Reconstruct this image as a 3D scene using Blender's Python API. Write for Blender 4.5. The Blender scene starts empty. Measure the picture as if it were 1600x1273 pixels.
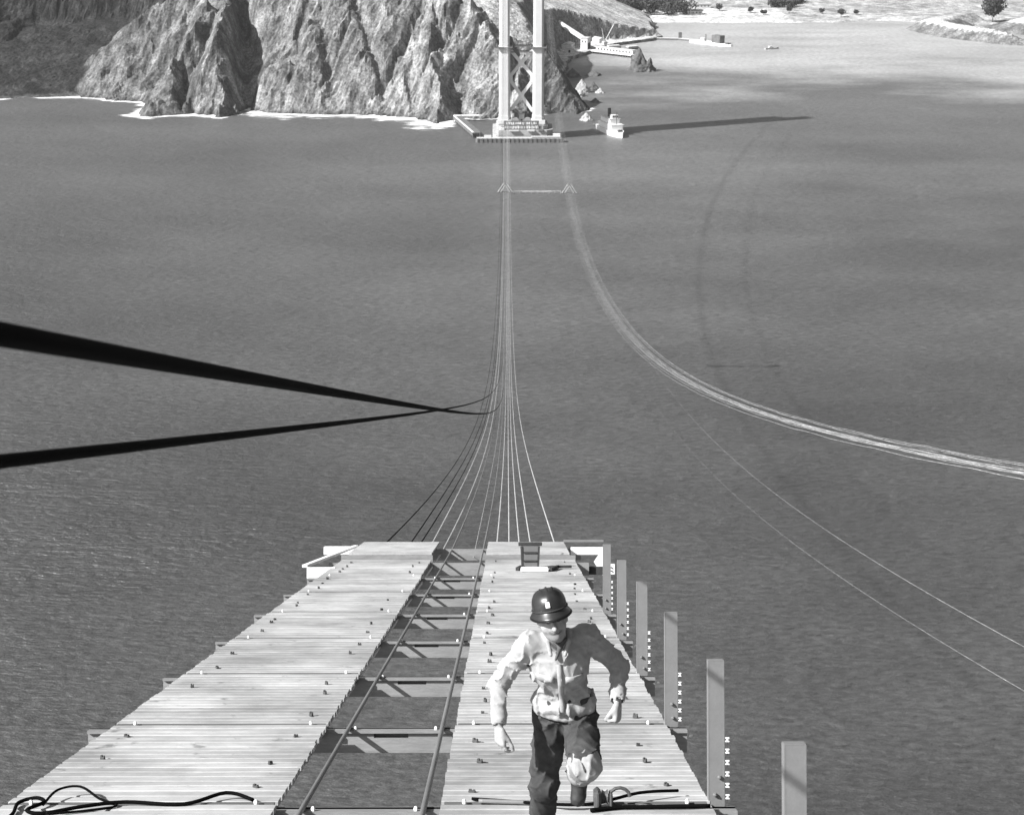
import bpy, math, random
import numpy as np
from mathutils import Vector, Matrix, Euler

# ------------------------------------------------------------------ camera, sky, sun, exposure
scene = bpy.context.scene
COL = scene.collection
CAM_H = 230.0                       # eye height above the strait, on the near tower top
PITCH = 20.2
cd = bpy.data.cameras.new('camera')
cam = bpy.data.objects.new('camera', cd); COL.objects.link(cam)
cd.sensor_width = 36.0; cd.lens = 2383.0 / 1600.0 * 36.0
cd.clip_start = 0.05; cd.clip_end = 60000.0
cam.location = (0, 0, CAM_H)
cam.rotation_euler = (math.radians(90 - PITCH), 0, math.radians(-0.168))
cd.dof.use_dof = True; cd.dof.focus_distance = 14.0; cd.dof.aperture_fstop = 9.0
scene.camera = cam

SUN = Vector((-0.70, -0.29, 0.65)).normalized()
world = bpy.data.worlds.new('World'); scene.world = world; world.use_nodes = True
wn = world.node_tree; wn.nodes.clear()
sky = wn.nodes.new('ShaderNodeTexSky'); sky.sky_type = 'NISHITA'; sky.sun_disc = False
sky.sun_elevation = math.asin(SUN.z); sky.sun_rotation = math.atan2(SUN.x, SUN.y)
sky.air_density = 1.0; sky.dust_density = 3.0; sky.ozone_density = 1.0
bw = wn.nodes.new('ShaderNodeRGBToBW'); bg = wn.nodes.new('ShaderNodeBackground'); wo = wn.nodes.new('ShaderNodeOutputWorld')
wn.links.new(sky.outputs[0], bw.inputs[0]); wn.links.new(bw.outputs[0], bg.inputs[0]); wn.links.new(bg.outputs[0], wo.inputs[0])
bg.inputs[1].default_value = 0.06
sl = bpy.data.lights.new('sun', 'SUN'); sl.energy = 5.0; sl.angle = math.radians(0.9); sl.color = (1, 1, 1)
so = bpy.data.objects.new('sun', sl); COL.objects.link(so); so.location = (-50, -30, 300)
so.rotation_euler = SUN.to_track_quat('Z', 'Y').to_euler()
vs = scene.view_settings
vs.view_transform = 'Standard'; vs.look = 'None'; vs.exposure = 0.95; vs.gamma = 1.0; vs.use_curve_mapping = False
scene.cycles.use_denoising = True
scene.cycles.max_bounces = 6; scene.cycles.transparent_max_bounces = 12
scene.cycles.volume_bounces = 0

rnd = random.Random(11)

# ------------------------------------------------------------------ helpers
def tag(o, label=None, cat=None, group=None, kind=None):
    if label: o['label'] = label
    if cat: o['category'] = cat
    if group: o['group'] = group
    if kind: o['kind'] = kind
    return o

def empty(name, loc=(0, 0, 0), rot=(0, 0, 0), parent=None):
    e = bpy.data.objects.new(name, None); COL.objects.link(e); e.empty_display_size = .2
    e.location = loc; e.rotation_euler = rot
    if parent: e.parent = parent
    return e

class MB:
    def __init__(s): s.v = []; s.f = []
    def add(s, vs, fs):
        b = len(s.v); s.v += [tuple(v) for v in vs]; s.f += [tuple(i + b for i in f) for f in fs]; return s
    def box(s, c, d, rot=None, bev=0.0):
        x, y, z = d[0] / 2, d[1] / 2, d[2] / 2
        if bev > 0:
            b = min(bev, x * .9, y * .9, z * .9); vs = []
            for k, (zz, ins) in enumerate(((-z, b), (-z + b, 0), (z - b, 0), (z, b))):
                xx, yy = x - ins, y - ins; q = b if ins == 0 else b * .3
                vs += [(-xx + q, -yy, zz), (xx - q, -yy, zz), (xx, -yy + q, zz), (xx, yy - q, zz), (xx - q, yy, zz), (-xx + q, yy, zz), (-xx, yy - q, zz), (-xx, -yy + q, zz)]
            fs = [tuple(reversed(range(8))), tuple(range(24, 32))]
            for k in range(3):
                for i in range(8):
                    j = (i + 1) % 8; fs.append((k * 8 + i, k * 8 + j, k * 8 + 8 + j, k * 8 + 8 + i))
        else:
            vs = [(-x, -y, -z), (x, -y, -z), (x, y, -z), (-x, y, -z), (-x, -y, z), (x, -y, z), (x, y, z), (-x, y, z)]
            fs = [(3, 2, 1, 0), (4, 5, 6, 7), (0, 1, 5, 4), (1, 2, 6, 5), (2, 3, 7, 6), (3, 0, 4, 7)]
        m = rot if rot is not None else Matrix.Identity(3)
        c = Vector(c)
        return s.add([m @ Vector(v) + c for v in vs], fs)
    def bar(s, a, b, w, h, up=(0, 0, 1)):
        a, b = Vector(a), Vector(b); d = b - a; L = d.length; d = d / L
        side = d.cross(Vector(up))
        if side.length < 1e-4: side = d.cross(Vector((1, 0, 0)))
        side.normalize(); u = side.cross(d)
        m = Matrix((side, d, u)).transposed()
        return s.box((a + b) / 2, (w, L, h), m)
    def tube(s, pts, r, n=8, cap=True):
        pts = [Vector(p) for p in pts]; N = len(pts); vs = []; fs = []
        rr = r if hasattr(r, '__len__') else [r] * N
        ref = None
        for i, p in enumerate(pts):
            d = (pts[min(i + 1, N - 1)] - pts[max(i - 1, 0)]).normalized()
            if ref is None:
                ref = d.cross(Vector((0, 0, 1)))
                if ref.length < .05: ref = d.cross(Vector((1, 0, 0)))
            ref = (ref - d * ref.dot(d)).normalized(); u = ref.cross(d)
            for k in range(n):
                t = 2 * math.pi * k / n; vs.append(p + (ref * math.cos(t) + u * math.sin(t)) * rr[i])
        for i in range(N - 1):
            for k in range(n):
                k2 = (k + 1) % n; fs.append((i * n + k, i * n + n + k, i * n + n + k2, i * n + k2))
        if cap: fs += [tuple(range(n)), tuple(reversed(range((N - 1) * n, N * n)))]
        return s.add(vs, fs)
    def lathe(s, prof, c=(0, 0, 0), n=16, rot=None):
        vs = []; fs = []; N = len(prof)
        m = rot if rot is not None else Matrix.Identity(3)
        for r, z in prof:
            for k in range(n):
                t = 2 * math.pi * k / n; vs.append(m @ Vector((r * math.cos(t), r * math.sin(t), z)) + Vector(c))
        for i in range(N - 1):
            for k in range(n):
                k2 = (k + 1) % n; fs.append((i * n + k, i * n + k2, i * n + n + k2, i * n + n + k))
        fs += [tuple(reversed(range(n))), tuple(range((N - 1) * n, N * n))]
        return s.add(vs, fs)
    def prism(s, poly, z0, z1):
        n = len(poly)
        vs = [(x, y, z0) for x, y in poly] + [(x, y, z1) for x, y in poly]
        fs = [tuple(reversed(range(n))), tuple(range(n, 2 * n))] + [(i, (i + 1) % n, n + (i + 1) % n, n + i) for i in range(n)]
        return s.add(vs, fs)
    def mesh(s, name, mat=None, smooth=False):
        me = bpy.data.meshes.new(name); me.from_pydata(s.v, [], s.f); me.update()
        if mat: me.materials.append(mat)
        if smooth: me.polygons.foreach_set('use_smooth', [True] * len(me.polygons))
        return me
    def build(s, name, mat, parent=None, smooth=False, loc=(0, 0, 0), rot=(0, 0, 0)):
        return link(name, s.mesh(name, mat, smooth), parent, loc, rot)

def link(name, me, parent=None, loc=(0, 0, 0), rot=(0, 0, 0)):
    o = bpy.data.objects.new(name, me); COL.objects.link(o)
    o.location = loc; o.rotation_euler = rot
    if parent: o.parent = parent
    return o

# numpy value noise -------------------------------------------------
def _hash(ix, iy, seed):
    h = (ix.astype(np.int64) * 374761393 + iy.astype(np.int64) * 668265263 + seed * 1442695041) & 0xffffffff
    h = ((h ^ (h >> 13)) * 1274126177) & 0xffffffff
    h = (h ^ (h >> 16)) & 0xffffff
    return h / float(0xffffff)
def vnoise(x, y, seed=0):
    ix = np.floor(x); iy = np.floor(y); fx = x - ix; fy = y - iy
    fx = fx * fx * fx * (fx * (fx * 6 - 15) + 10); fy = fy * fy * fy * (fy * (fy * 6 - 15) + 10)
    a = _hash(ix, iy, seed); b = _hash(ix + 1, iy, seed); c = _hash(ix, iy + 1, seed); d = _hash(ix + 1, iy + 1, seed)
    return (a + (b - a) * fx + (c - a) * fy + (a - b - c + d) * fx * fy) * 2 - 1
def fbm(x, y, seed=0, o=4, g=.5):
    t = 0; a = 1; 
    for k in range(o):
        t = t + a * vnoise(x * 2 ** k + 17.3 * k, y * 2 ** k - 9.1 * k, seed + k); a *= g
    return t
def ridged(x, y, seed=0, o=4, g=.5):
    t = 0; a = 1
    for k in range(o):
        t = t + a * (1 - 2 * np.abs(vnoise(x * 2 ** k + 5.7 * k, y * 2 ** k + 3.3 * k, seed + k))); a *= g
    return t

# materials ---------------------------------------------------------
def mat(name, v, rough=.7, noise=None, bump=None, metal=0.0, spec=.3, rand=0.0, coords='Object', stretch=(1, 1, 1)):
    """grey procedural material: value v, noise=[(scale, amount), ...], bump=(scale, strength, distance)"""
    m = bpy.data.materials.new(name); m.use_nodes = True; nt = m.node_tree; N = nt.nodes; L = nt.links
    p = N['Principled BSDF']; p.inputs['Roughness'].default_value = rough; p.inputs['Metallic'].default_value = metal
    p.inputs['Specular IOR Level'].default_value = spec
    p.inputs['Base Color'].default_value = (v, v, v, 1)
    tc = N.new('ShaderNodeTexCoord'); mp = N.new('ShaderNodeMapping'); mp.inputs['Scale'].default_value = stretch
    L.new(tc.outputs[coords], mp.inputs[0])
    cur = None
    if noise or rand:
        cur = N.new('ShaderNodeValue'); cur.outputs[0].default_value = v; cur = cur.outputs[0]
        for sc, am in noise or []:
            nz = N.new('ShaderNodeTexNoise'); nz.inputs['Scale'].default_value = sc; nz.inputs['Detail'].default_value = 5; nz.inputs['Roughness'].default_value = .62
            L.new(mp.outputs[0], nz.inputs['Vector'])
            mr = N.new('ShaderNodeMapRange'); mr.inputs[1].default_value = .25; mr.inputs[2].default_value = .75
            mr.inputs[3].default_value = 1 - am; mr.inputs[4].default_value = 1 + am; mr.clamp = False
            L.new(nz.outputs[0], mr.inputs[0])
            mu = N.new('ShaderNodeMath'); mu.operation = 'MULTIPLY'; L.new(cur, mu.inputs[0]); L.new(mr.outputs[0], mu.inputs[1]); cur = mu.outputs[0]
        if rand:
            oi = N.new('ShaderNodeObjectInfo'); mr = N.new('ShaderNodeMapRange'); mr.inputs[3].default_value = 1 - rand; mr.inputs[4].default_value = 1 + rand
            L.new(oi.outputs['Random'], mr.inputs[0])
            mu = N.new('ShaderNodeMath'); mu.operation = 'MULTIPLY'; L.new(cur, mu.inputs[0]); L.new(mr.outputs[0], mu.inputs[1]); cur = mu.outputs[0]
        mx = N.new('ShaderNodeClamp'); mx.inputs[1].default_value = .005; mx.inputs[2].default_value = .88
        L.new(cur, mx.inputs[0]); L.new(mx.outputs[0], p.inputs['Base Color'])
    if bump:
        nz = N.new('ShaderNodeTexNoise'); nz.inputs['Scale'].default_value = bump[0]; nz.inputs['Detail'].default_value = 6; nz.inputs['Roughness'].default_value = .6
        L.new(mp.outputs[0], nz.inputs['Vector'])
        b = N.new('ShaderNodeBump'); b.inputs['Strength'].default_value = bump[1]; b.inputs['Distance'].default_value = bump[2]
        L.new(nz.outputs[0], b.inputs['Height']); L.new(b.outputs[0], p.inputs['Normal'])
    return m

M = {}
def plank_material():
    m = bpy.data.materials.new('weathered_plank_wood'); m.use_nodes = True; nt = m.node_tree; N = nt.nodes; L = nt.links
    p = N['Principled BSDF']; p.inputs['Roughness'].default_value = .85; p.inputs['Specular IOR Level'].default_value = .2
    g = N.new('ShaderNodeNewGeometry'); oi = N.new('ShaderNodeObjectInfo')
    def nz(scale, st, det=5, r=.6, off=False):
        mp = N.new('ShaderNodeMapping'); mp.inputs['Scale'].default_value = st; L.new(g.outputs['Position'], mp.inputs[0])
        n = N.new('ShaderNodeTexNoise'); n.noise_dimensions = '4D'; n.inputs['Scale'].default_value = scale; n.inputs['Detail'].default_value = det; n.inputs['Roughness'].default_value = r
        L.new(mp.outputs[0], n.inputs['Vector'])
        if off:
            k = N.new('ShaderNodeMath'); k.operation = 'MULTIPLY'; L.new(oi.outputs['Random'], k.inputs[0]); k.inputs[1].default_value = 40; L.new(k.outputs[0], n.inputs['W'])
        return n.outputs[0]
    cur = None
    for v, a, b, c, d in ((nz(.55, (1, 1, 1), 6, .7), .36, .6, .62, 1.12), (nz(2.6, (.6, 1, 1), 6, .7), .32, .62, .82, 1.1), (nz(9, (.12, 3, 3), 5, .65, True), .3, .7, .88, 1.09), (nz(5.0, (1, 1, 1), 4, .6), .28, .38, .5, 1.0), (oi.outputs['Random'], 0, 1, .87, 1.10)):
        r = N.new('ShaderNodeMapRange'); L.new(v, r.inputs[0])
        for i, q in enumerate((a, b, c, d)): r.inputs[i + 1].default_value = q
        if cur is None:
            k = N.new('ShaderNodeMath'); k.operation = 'MULTIPLY'; k.inputs[1].default_value = .37; L.new(r.outputs[0], k.inputs[0])
        else:
            k = N.new('ShaderNodeMath'); k.operation = 'MULTIPLY'; L.new(cur, k.inputs[0]); L.new(r.outputs[0], k.inputs[1])
        cur = k.outputs[0]
    L.new(cur, p.inputs['Base Color'])
    bu = N.new('ShaderNodeBump'); bu.inputs['Strength'].default_value = .5; bu.inputs['Distance'].default_value = .004; L.new(nz(16, (.1, 3, 3), 5, .65, True), bu.inputs['Height']); L.new(bu.outputs[0], p.inputs['Normal'])
    return m
M['wood'] = plank_material()
M['old_wood'] = mat('weathered_plank_wood', .42, .8, [(3.0, .14), (22.0, .10)], (30, .5, .004), rand=.13, stretch=(.25, 2.2, 2.2))
M['timber'] = mat('rough_timber', .20, .85, [(4, .25), (30, .15)], (25, .5, .005), stretch=(.4, 2, 2))
M['white_board'] = mat('whitewashed_board', .80, .6, [(6, .06)])
M['rope_dark'] = mat('black_wire_rope', .005, .8, None, (160, .4, .002), spec=.02)
M['rope_mid'] = mat('galvanised_wire_rope', .52, .5, [(.7, .25)], (120, .4, .003), metal=.3, spec=.5)
M['rope_gap'] = mat('greased_wire_rope', .16, .55, [(.7, .3)], (120, .4, .003), metal=.2, spec=.5)
M['rope_light'] = mat('bright_wire_rope', .36, .5, [(.9, .6), (3.0, .4)], spec=.4)
M['steel'] = mat('galvanised_post_steel', .165, .55, [(5, .12), (60, .06)], (80, .3, .002), spec=.4)
M['iron'] = mat('dark_iron', .06, .5, [(20, .3)], spec=.4)
M['bolt'] = mat('bright_bolt', .8, .4, None, spec=.5)
M['old_timber'] = mat('dark_creosoted_timber', .035, .8, [(8, .4)], (30, .5, .004))
M['tower'] = mat('primed_tower_steel', .62, .6, [(.12, .08), (1.3, .06)])
M['concrete'] = mat('pier_concrete', .33, .85, [(.15, .25), (1.2, .18)], (.6, .4, .4))
M['wharf'] = mat('wharf_timber', .12, .85, [(.3, .3)])
M['white_paint'] = mat('white_ship_paint', .85, .45, [(.4, .04)])
M['boat_dark'] = mat('dark_boat_paint', .06, .5, [(.5, .3)])
M['shed'] = mat('pale_shed_boards', .58, .75, [(.25, .12)])
M['shed_dark'] = mat('dark_shed_opening', .05, .8, [(.5, .2)])
M['roof'] = mat('shed_roofing', .45, .8, [(.4, .15)])
M['bark'] = mat('bark', .07, .9, [(2, .3)])
M['leaf'] = mat('dark_foliage', .05, .8, [(.5, .5)])
M['shirt'] = mat('pale_work_shirt', .34, .9, [(6, .2), (22, .16)], (70, .35, .003), spec=.1)
M['denim'] = mat('worn_denim', .052, .92, [(5, .4), (24, .25)], (70, .4, .003), spec=.08)
M['lit_cloth'] = mat('grimy_sunlit_cloth', .31, .92, [(6, .35), (26, .22)], (70, .4, .003), spec=.08)  # sunlit tone painted in, for the raised trouser leg
M['throat_shade'] = mat('throat_shade_cloth', .09, .9, [(30, .3)])
M['skin'] = mat('weathered_skin', .36, .55, [(14, .1)], (90, .25, .001), spec=.35)
def skin_material():
    m = bpy.data.materials.new('weathered_skin'); m.use_nodes = True; nt = m.node_tree; N = nt.nodes; L = nt.links
    p = N['Principled BSDF']; p.inputs['Roughness'].default_value = .55; p.inputs['Specular IOR Level'].default_value = .35
    a = N.new('ShaderNodeAttribute'); a.attribute_name = 'tone'; tc = N.new('ShaderNodeTexCoord'); nz = N.new('ShaderNodeTexNoise'); nz.inputs['Scale'].default_value = 40; nz.inputs['Detail'].default_value = 5; L.new(tc.outputs['Object'], nz.inputs['Vector'])
    r = N.new('ShaderNodeMapRange'); r.inputs[1].default_value = .3; r.inputs[2].default_value = .7; r.inputs[3].default_value = .85; r.inputs[4].default_value = 1.12; L.new(nz.outputs[0], r.inputs[0])
    k = N.new('ShaderNodeMath'); k.operation = 'MULTIPLY'; L.new(a.outputs['Fac'], k.inputs[0]); L.new(r.outputs[0], k.inputs[1]); L.new(k.outputs[0], p.inputs['Base Color']); return m
M['skin'] = skin_material()
M['hat'] = mat('black_lacquered_hat', .022, .34, [(14, .3)], spec=.6)
M['boot'] = mat('worn_leather', .03, .6, [(12, .4)], spec=.4)
M['hair'] = mat('short_dark_hair', .03, .7, [(60, .4)])

# ------------------------------------------------------------------ terrain of the far shore
def cone(X, Y, pts, slope):
    out = np.full(X.shape, -200.0)
    for (x0, y0, z0), (x1, y1, z1) in zip(pts[:-1], pts[1:]):
        dx, dy = x1 - x0, y1 - y0; L2 = dx * dx + dy * dy
        t = np.clip(((X - x0) * dx + (Y - y0) * dy) / L2, 0, 1)
        d = np.hypot(X - x0 - t * dx, Y - y0 - t * dy)
        out = np.maximum(out, z0 + (z1 - z0) * t - slope * d)
    return out
EAST_CUT_Y = [1300, 1430, 1470, 1500, 1600, 1692, 1780, 1800, 1834, 1900, 1960, 2010, 2040, 2170]
EAST_CUT_X = [300, 300, 90, 62, 60, 64, 74, 82, 98, 128, 188, 206, 196, 200]
def terrain(X, Y, cover=False):
    w1x = fbm(X / 46, Y / 46, 3, 3); w1y = fbm(X / 46, Y / 46, 9, 3)
    near = np.clip((1900 - Y) / 200, .25, 1)
    flute = ridged(X / 24 + .35 * w1y, Y / 95, 21, 4, .55)
    crag = ridged((X * .8 - Y * .6) / 13 + .5 * w1x, (X * .6 + Y * .8) / 24, 33, 4, .6)
    # diagonal strata running down to the left
    dg = ridged((X * .78 - Y * .62) / 24 + .6 * w1x, (X * .62 + Y * .78) / 60, 51, 3, .55)
    dg2 = ridged((X * .72 - Y * .69) / 6.5 + .5 * w1y, (X * .69 + Y * .72) / 22, 57, 3, .6)
    wx = X + near * (7 * w1x + 1.6 * vnoise(X / 6, Y / 6, 61)); wy = Y + near * (7 * w1y + 1.5 * flute + 1.3 * crag + 3.7 * dg + 1.2 * dg2)
    main = cone(wx, wy, [(-255, 1562, 150), (-160, 1517, 150), (-90, 1492, 132), (-36, 1454, 98), (4, 1463, 64), (32, 1446, 55), (46, 1434, 34), (58, 1424, 14), (64, 1405, 2)], 1.3)
    main = np.maximum(main, cone(wx, wy, [(-80, 1490, 128), (-66, 1400, 40), (-62, 1349, 1)], 1.35))
    main = np.maximum(main, cone(wx, wy, [(14, 1440, 50), (2, 1385, 14), (0, 1362, 3)], 1.3))
    s1 = cone(wx, wy, [(-262, 1530, 118), (-266, 1440, 66), (-262, 1393, 4)], 1.5)
    s1 = np.maximum(s1, cone(wx, wy, [(-285, 1500, 95), (-310, 1430, 40), (-320, 1402, 2)], 1.3))
    s2 = cone(wx, wy, [(-240, 1610, 135), (-312, 1566, 102), (-376, 1550, 66), (-436, 1580, 22), (-474, 1604, 2)], 1.1)
    wh = cone(wx, wy, [(-1400, 1640, 120), (-900, 1570, 95), (-700, 1610, 140), (-600, 1645, 132), (-520, 1725, 135), (-380, 1765, 155), (-200, 1720, 175)], .98)
    wh = np.maximum(wh, cone(wx, wy, [(-505, 1610, 34), (-497, 1552, 7)], 1.6))
    h1 = cone(X + 4 * w1x, Y + 4 * w1y, [(-120, 1660, 125), (-40, 1650, 104), (-8, 1745, 92), (22, 1842, 64), (92, 1935, 32), (182, 1990, 12)], .6)
    h1 = np.maximum(h1, cone(X, Y, [(-700, 1900, 180), (-300, 2050, 200), (0, 2150, 90)], .4))
    z = np.maximum.reduce([main, s1, s2, wh, h1])
    if cover: return (np.maximum(wh, h1) - np.maximum.reduce([main, s1, s2])) * np.where(X < -150, 1, -1)
    # gullies that split the cliff
    g = np.exp(-((X + 243 - (Y - 1420) * -.12) / 11) ** 2) * np.clip((Y - 1385) / 30, 0, 1) * np.clip((1600 - Y) / 40, 0, 1)
    z = z - 30 * g
    g2 = np.exp(-((X + 158 + .22 * (Y - 1400)) / 7) ** 2); g3 = np.exp(-((X + 104 + .45 * (Y - 1390)) / 5) ** 2)
    for x0, k, wd, dp, ya, yb in ((-212, .35, 4, 9, 1400, 1500), (-186, .62, 3.2, 8, 1395, 1470), (-128, .8, 3.6, 11, 1400, 1470), (-84, .75, 3.5, 12, 1400, 1480), (-62, .9, 3.0, 10, 1385, 1460), (-296, -.2, 4, 9, 1390, 1480), (-352, .3, 4, 8, 1480, 1560)):
        xl = x0 + k * (Y - 1400) + 5 * w1x + 2.2 * vnoise(X / 5, Y / 5, 77)
        z = z - dp * np.exp(-((X - xl) / wd) ** 2) * np.clip((Y - ya) / 12, 0, 1) * np.clip((yb - Y) / 15, 0, 1) * np.clip(z / 14, 0, 1)
    z = z - (9 * g2 + 10 * g3) * np.clip(z / 25, 0, 1) * (Y < 1600)
    # the bay side: quay apron and cut bank
    xc = np.interp(Y, EAST_CUT_Y, EAST_CUT_X) + 2.5 * vnoise(Y / 14, X * 0, 5)
    w = np.interp(Y, [1400, 1700, 1780, 1800, 1900, 1945, 1990, 2040], [2, 3, 14, 30, 46, 44, 6, 2])
    d = xc - X
    z = np.where(d > 0, np.minimum(z, 3.4 + np.maximum(0, d - w) * 1.5), np.where((Y > 1440) & (X > 40), -30 + 0 * z, z))
    # flat ground behind the bay and low point on the right
    ycoast = np.interp(X, [150, 200, 272, 459, 530, 620, 900, 1500], [2150, 2168, 2170, 2168, 2196, 2140, 2050, 2000]) + 4 * vnoise(X / 25, X * 0, 8)
    flat = np.where(X > 150, np.clip((Y - ycoast) * .25, -20, 2.2) + np.clip(Y - ycoast - 10, 0, 4000) * .016, -200)
    cav = np.minimum(cone(X + 3 * w1x, Y + 3 * w1y, [(640, 2180, 16), (566, 2085, 18), (585, 2005, 18), (625, 1935, 12), (655, 1905, 3)], .55), 13 + 1.2 * vnoise(X / 30, Y / 30, 2))
    cav = np.maximum(cav, cone(X, Y, [(700, 2080, 20), (1500, 2100, 90)], .3))
    z = np.maximum.reduce([z, flat, cav])
    far = np.clip((Y - 2750) / 900, 0, 1) ** 1.5 * (190 + 90 * fbm(X / 900, Y / 900, 71, 3))
    z = np.maximum(z, np.where(Y > 2750, np.minimum(far, 215) - 6, -200))
    return z

xs = np.concatenate([np.arange(-1500, -640, 16), np.arange(-640, 130, 1.9), np.arange(130, 760, 4.5), np.arange(760, 1700, 18)])
ys = np.concatenate([np.arange(1322, 1640, 1.9), np.arange(1640, 2250, 4.5), np.arange(2250, 4200, 30)])
GX, GY = np.meshgrid(xs, ys)
GZ = terrain(GX, GY)
keep_z = np.maximum(GZ, -8)
fine = ((GX > -640) & (GX < 130) & (GY < 1640))
nzx = fbm(GX / 3.1, GY / 3.1, 91, 2)
keep_z = keep_z + np.where(GZ > .5, 0.65 * nzx * np.clip(GZ / 6, 0, 1) * fine, 0)
def grid_mesh(name, GX, GY, GZ, mask=None, smooth=True):
    ny, nx = GX.shape
    co = np.stack([GX.ravel(), GY.ravel(), GZ.ravel()], 1).astype(np.float32)
    idx = np.arange(nx * ny).reshape(ny, nx)
    q = np.stack([idx[:-1, :-1], idx[:-1, 1:], idx[1:, 1:], idx[1:, :-1]], -1).reshape(-1, 4)
    if mask is not None: q = q[mask.ravel()]
    used = np.unique(q); remap = np.full(nx * ny, -1); remap[used] = np.arange(len(used))
    q = remap[q]; co = co[used]
    me = bpy.data.meshes.new(name)
    me.vertices.add(len(co)); me.vertices.foreach_set('co', co.ravel())
    me.loops.add(q.size); me.loops.foreach_set('vertex_index', q.ravel().astype(np.int32))
    me.polygons.add(len(q)); me.polygons.foreach_set('loop_start', np.arange(0, q.size, 4, dtype=np.int32))
    me.polygons.foreach_set('use_smooth', np.full(len(q), smooth, dtype=bool))
    me.update(calc_edges=True); me.validate()
    return me, used
mk = np.maximum.reduce([GZ[:-1, :-1], GZ[1:, :-1], GZ[:-1, 1:], GZ[1:, 1:]]) > -5
tme, used = grid_mesh('headland', GX, GY, keep_z, mk, False)
# base colour of the ground: bare rock, dry grass, dark scrub, pale made ground, wet foot, painted shade
b1 = fbm(GX / 60, GY / 60, 101, 4); b2 = fbm(GX / 9, GY / 9, 111, 4)
alb = .15 + .05 * b1 + .05 * b2
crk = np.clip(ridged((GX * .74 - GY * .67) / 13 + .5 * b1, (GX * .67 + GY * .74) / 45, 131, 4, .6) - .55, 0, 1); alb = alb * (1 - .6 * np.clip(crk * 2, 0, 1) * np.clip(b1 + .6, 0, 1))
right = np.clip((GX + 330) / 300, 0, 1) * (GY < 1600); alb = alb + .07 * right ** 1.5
point_shade = np.clip((GX - 14 + 9 * b2) / 14, 0, 1) * (GY < 1560); alb = alb * (1 - .62 * point_shade)  # shade of the east slope right of the tower painted into the rock
scrub = np.clip((terrain(GX, GY, True) + 3 + 4 * b2) / 5, 0, 1) * (GX < -150) * (GY < 2600)
alb = alb * (1 - scrub) + scrub * (.028 + .012 * b2)
grass = np.clip((GY - 1560) / 60, 0, 1) * (GX > -200)
alb = alb * (1 - grass) + grass * (.40 + .05 * b1 + .07 * b2)
pale = np.clip((GY - 2120) / 30, 0, 1) * (GX > 150)
alb = alb * (1 - pale) + pale * (.29 + .07 * b1 + .07 * b2)
apron = ((keep_z < 4.5) & (GY > 1720) & (GX < 400)).astype(float); alb = alb * (1 - apron) + apron * .45
gy0, gx0 = np.gradient(keep_z)
slope_b = np.clip((np.hypot(gx0 / np.gradient(GX, axis=1), gy0 / np.gradient(GY, axis=0)) - 1.0) / .4, 0, 1) * (GY > 1640) * (GX > -100)
alb = alb * (1 - slope_b) + slope_b * .16
cavg = ((GX > 480) & (GY < 2130) & (GY > 1700)); alb = np.where(cavg, np.where(keep_z > 10.5, .45 + .05 * b2, .15 + .05 * b2), alb)
wet = np.clip((2.6 + b2 - keep_z) / 1.5, 0, 1) * (GY < 1760); alb = alb * (1 - wet) + wet * .07
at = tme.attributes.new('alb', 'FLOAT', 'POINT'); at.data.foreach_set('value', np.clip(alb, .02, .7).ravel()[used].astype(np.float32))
def ground_material():
    m = bpy.data.materials.new('shore_rock_and_grass'); m.use_nodes = True; nt = m.node_tree; N = nt.nodes; L = nt.links
    p = N['Principled BSDF']; p.inputs['Roughness'].default_value = .95; p.inputs['Specular IOR Level'].default_value = .1
    a = N.new('ShaderNodeAttribute'); a.attribute_name = 'alb'
    tc = N.new('ShaderNodeTexCoord')
    cur = a.outputs['Fac']
    for sc, am in ((.05, .25), (.12, .38), (.45, .5), (1.4, .3)):
        nz = N.new('ShaderNodeTexNoise'); nz.inputs['Scale'].default_value = sc; nz.inputs['Detail'].default_value = 4; L.new(tc.outputs['Object'], nz.inputs['Vector'])
        mr = N.new('ShaderNodeMapRange'); mr.inputs[1].default_value = .3; mr.inputs[2].default_value = .7; mr.inputs[3].default_value = 1 - am; mr.inputs[4].default_value = 1 + am
        L.new(nz.outputs[0], mr.inputs[0]); mu = N.new('ShaderNodeMath'); mu.operation = 'MULTIPLY'; L.new(cur, mu.inputs[0]); L.new(mr.outputs[0], mu.inputs[1]); cur = mu.outputs[0]
    L.new(cur, p.inputs['Base Color'])
    nz = N.new('ShaderNodeTexNoise'); nz.inputs['Scale'].default_value = .32; nz.inputs['Detail'].default_value = 6; nz.inputs['Roughness'].default_value = .65; L.new(tc.outputs['Object'], nz.inputs['Vector'])
    b = N.new('ShaderNodeBump'); b.inputs['Strength'].default_value = .8; b.inputs['Distance'].default_value = 1.6; L.new(nz.outputs[0], b.inputs['Height']); L.new(b.outputs[0], p.inputs['Normal'])
    return m
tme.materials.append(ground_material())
tag(link('headland', tme), kind='structure')

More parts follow.
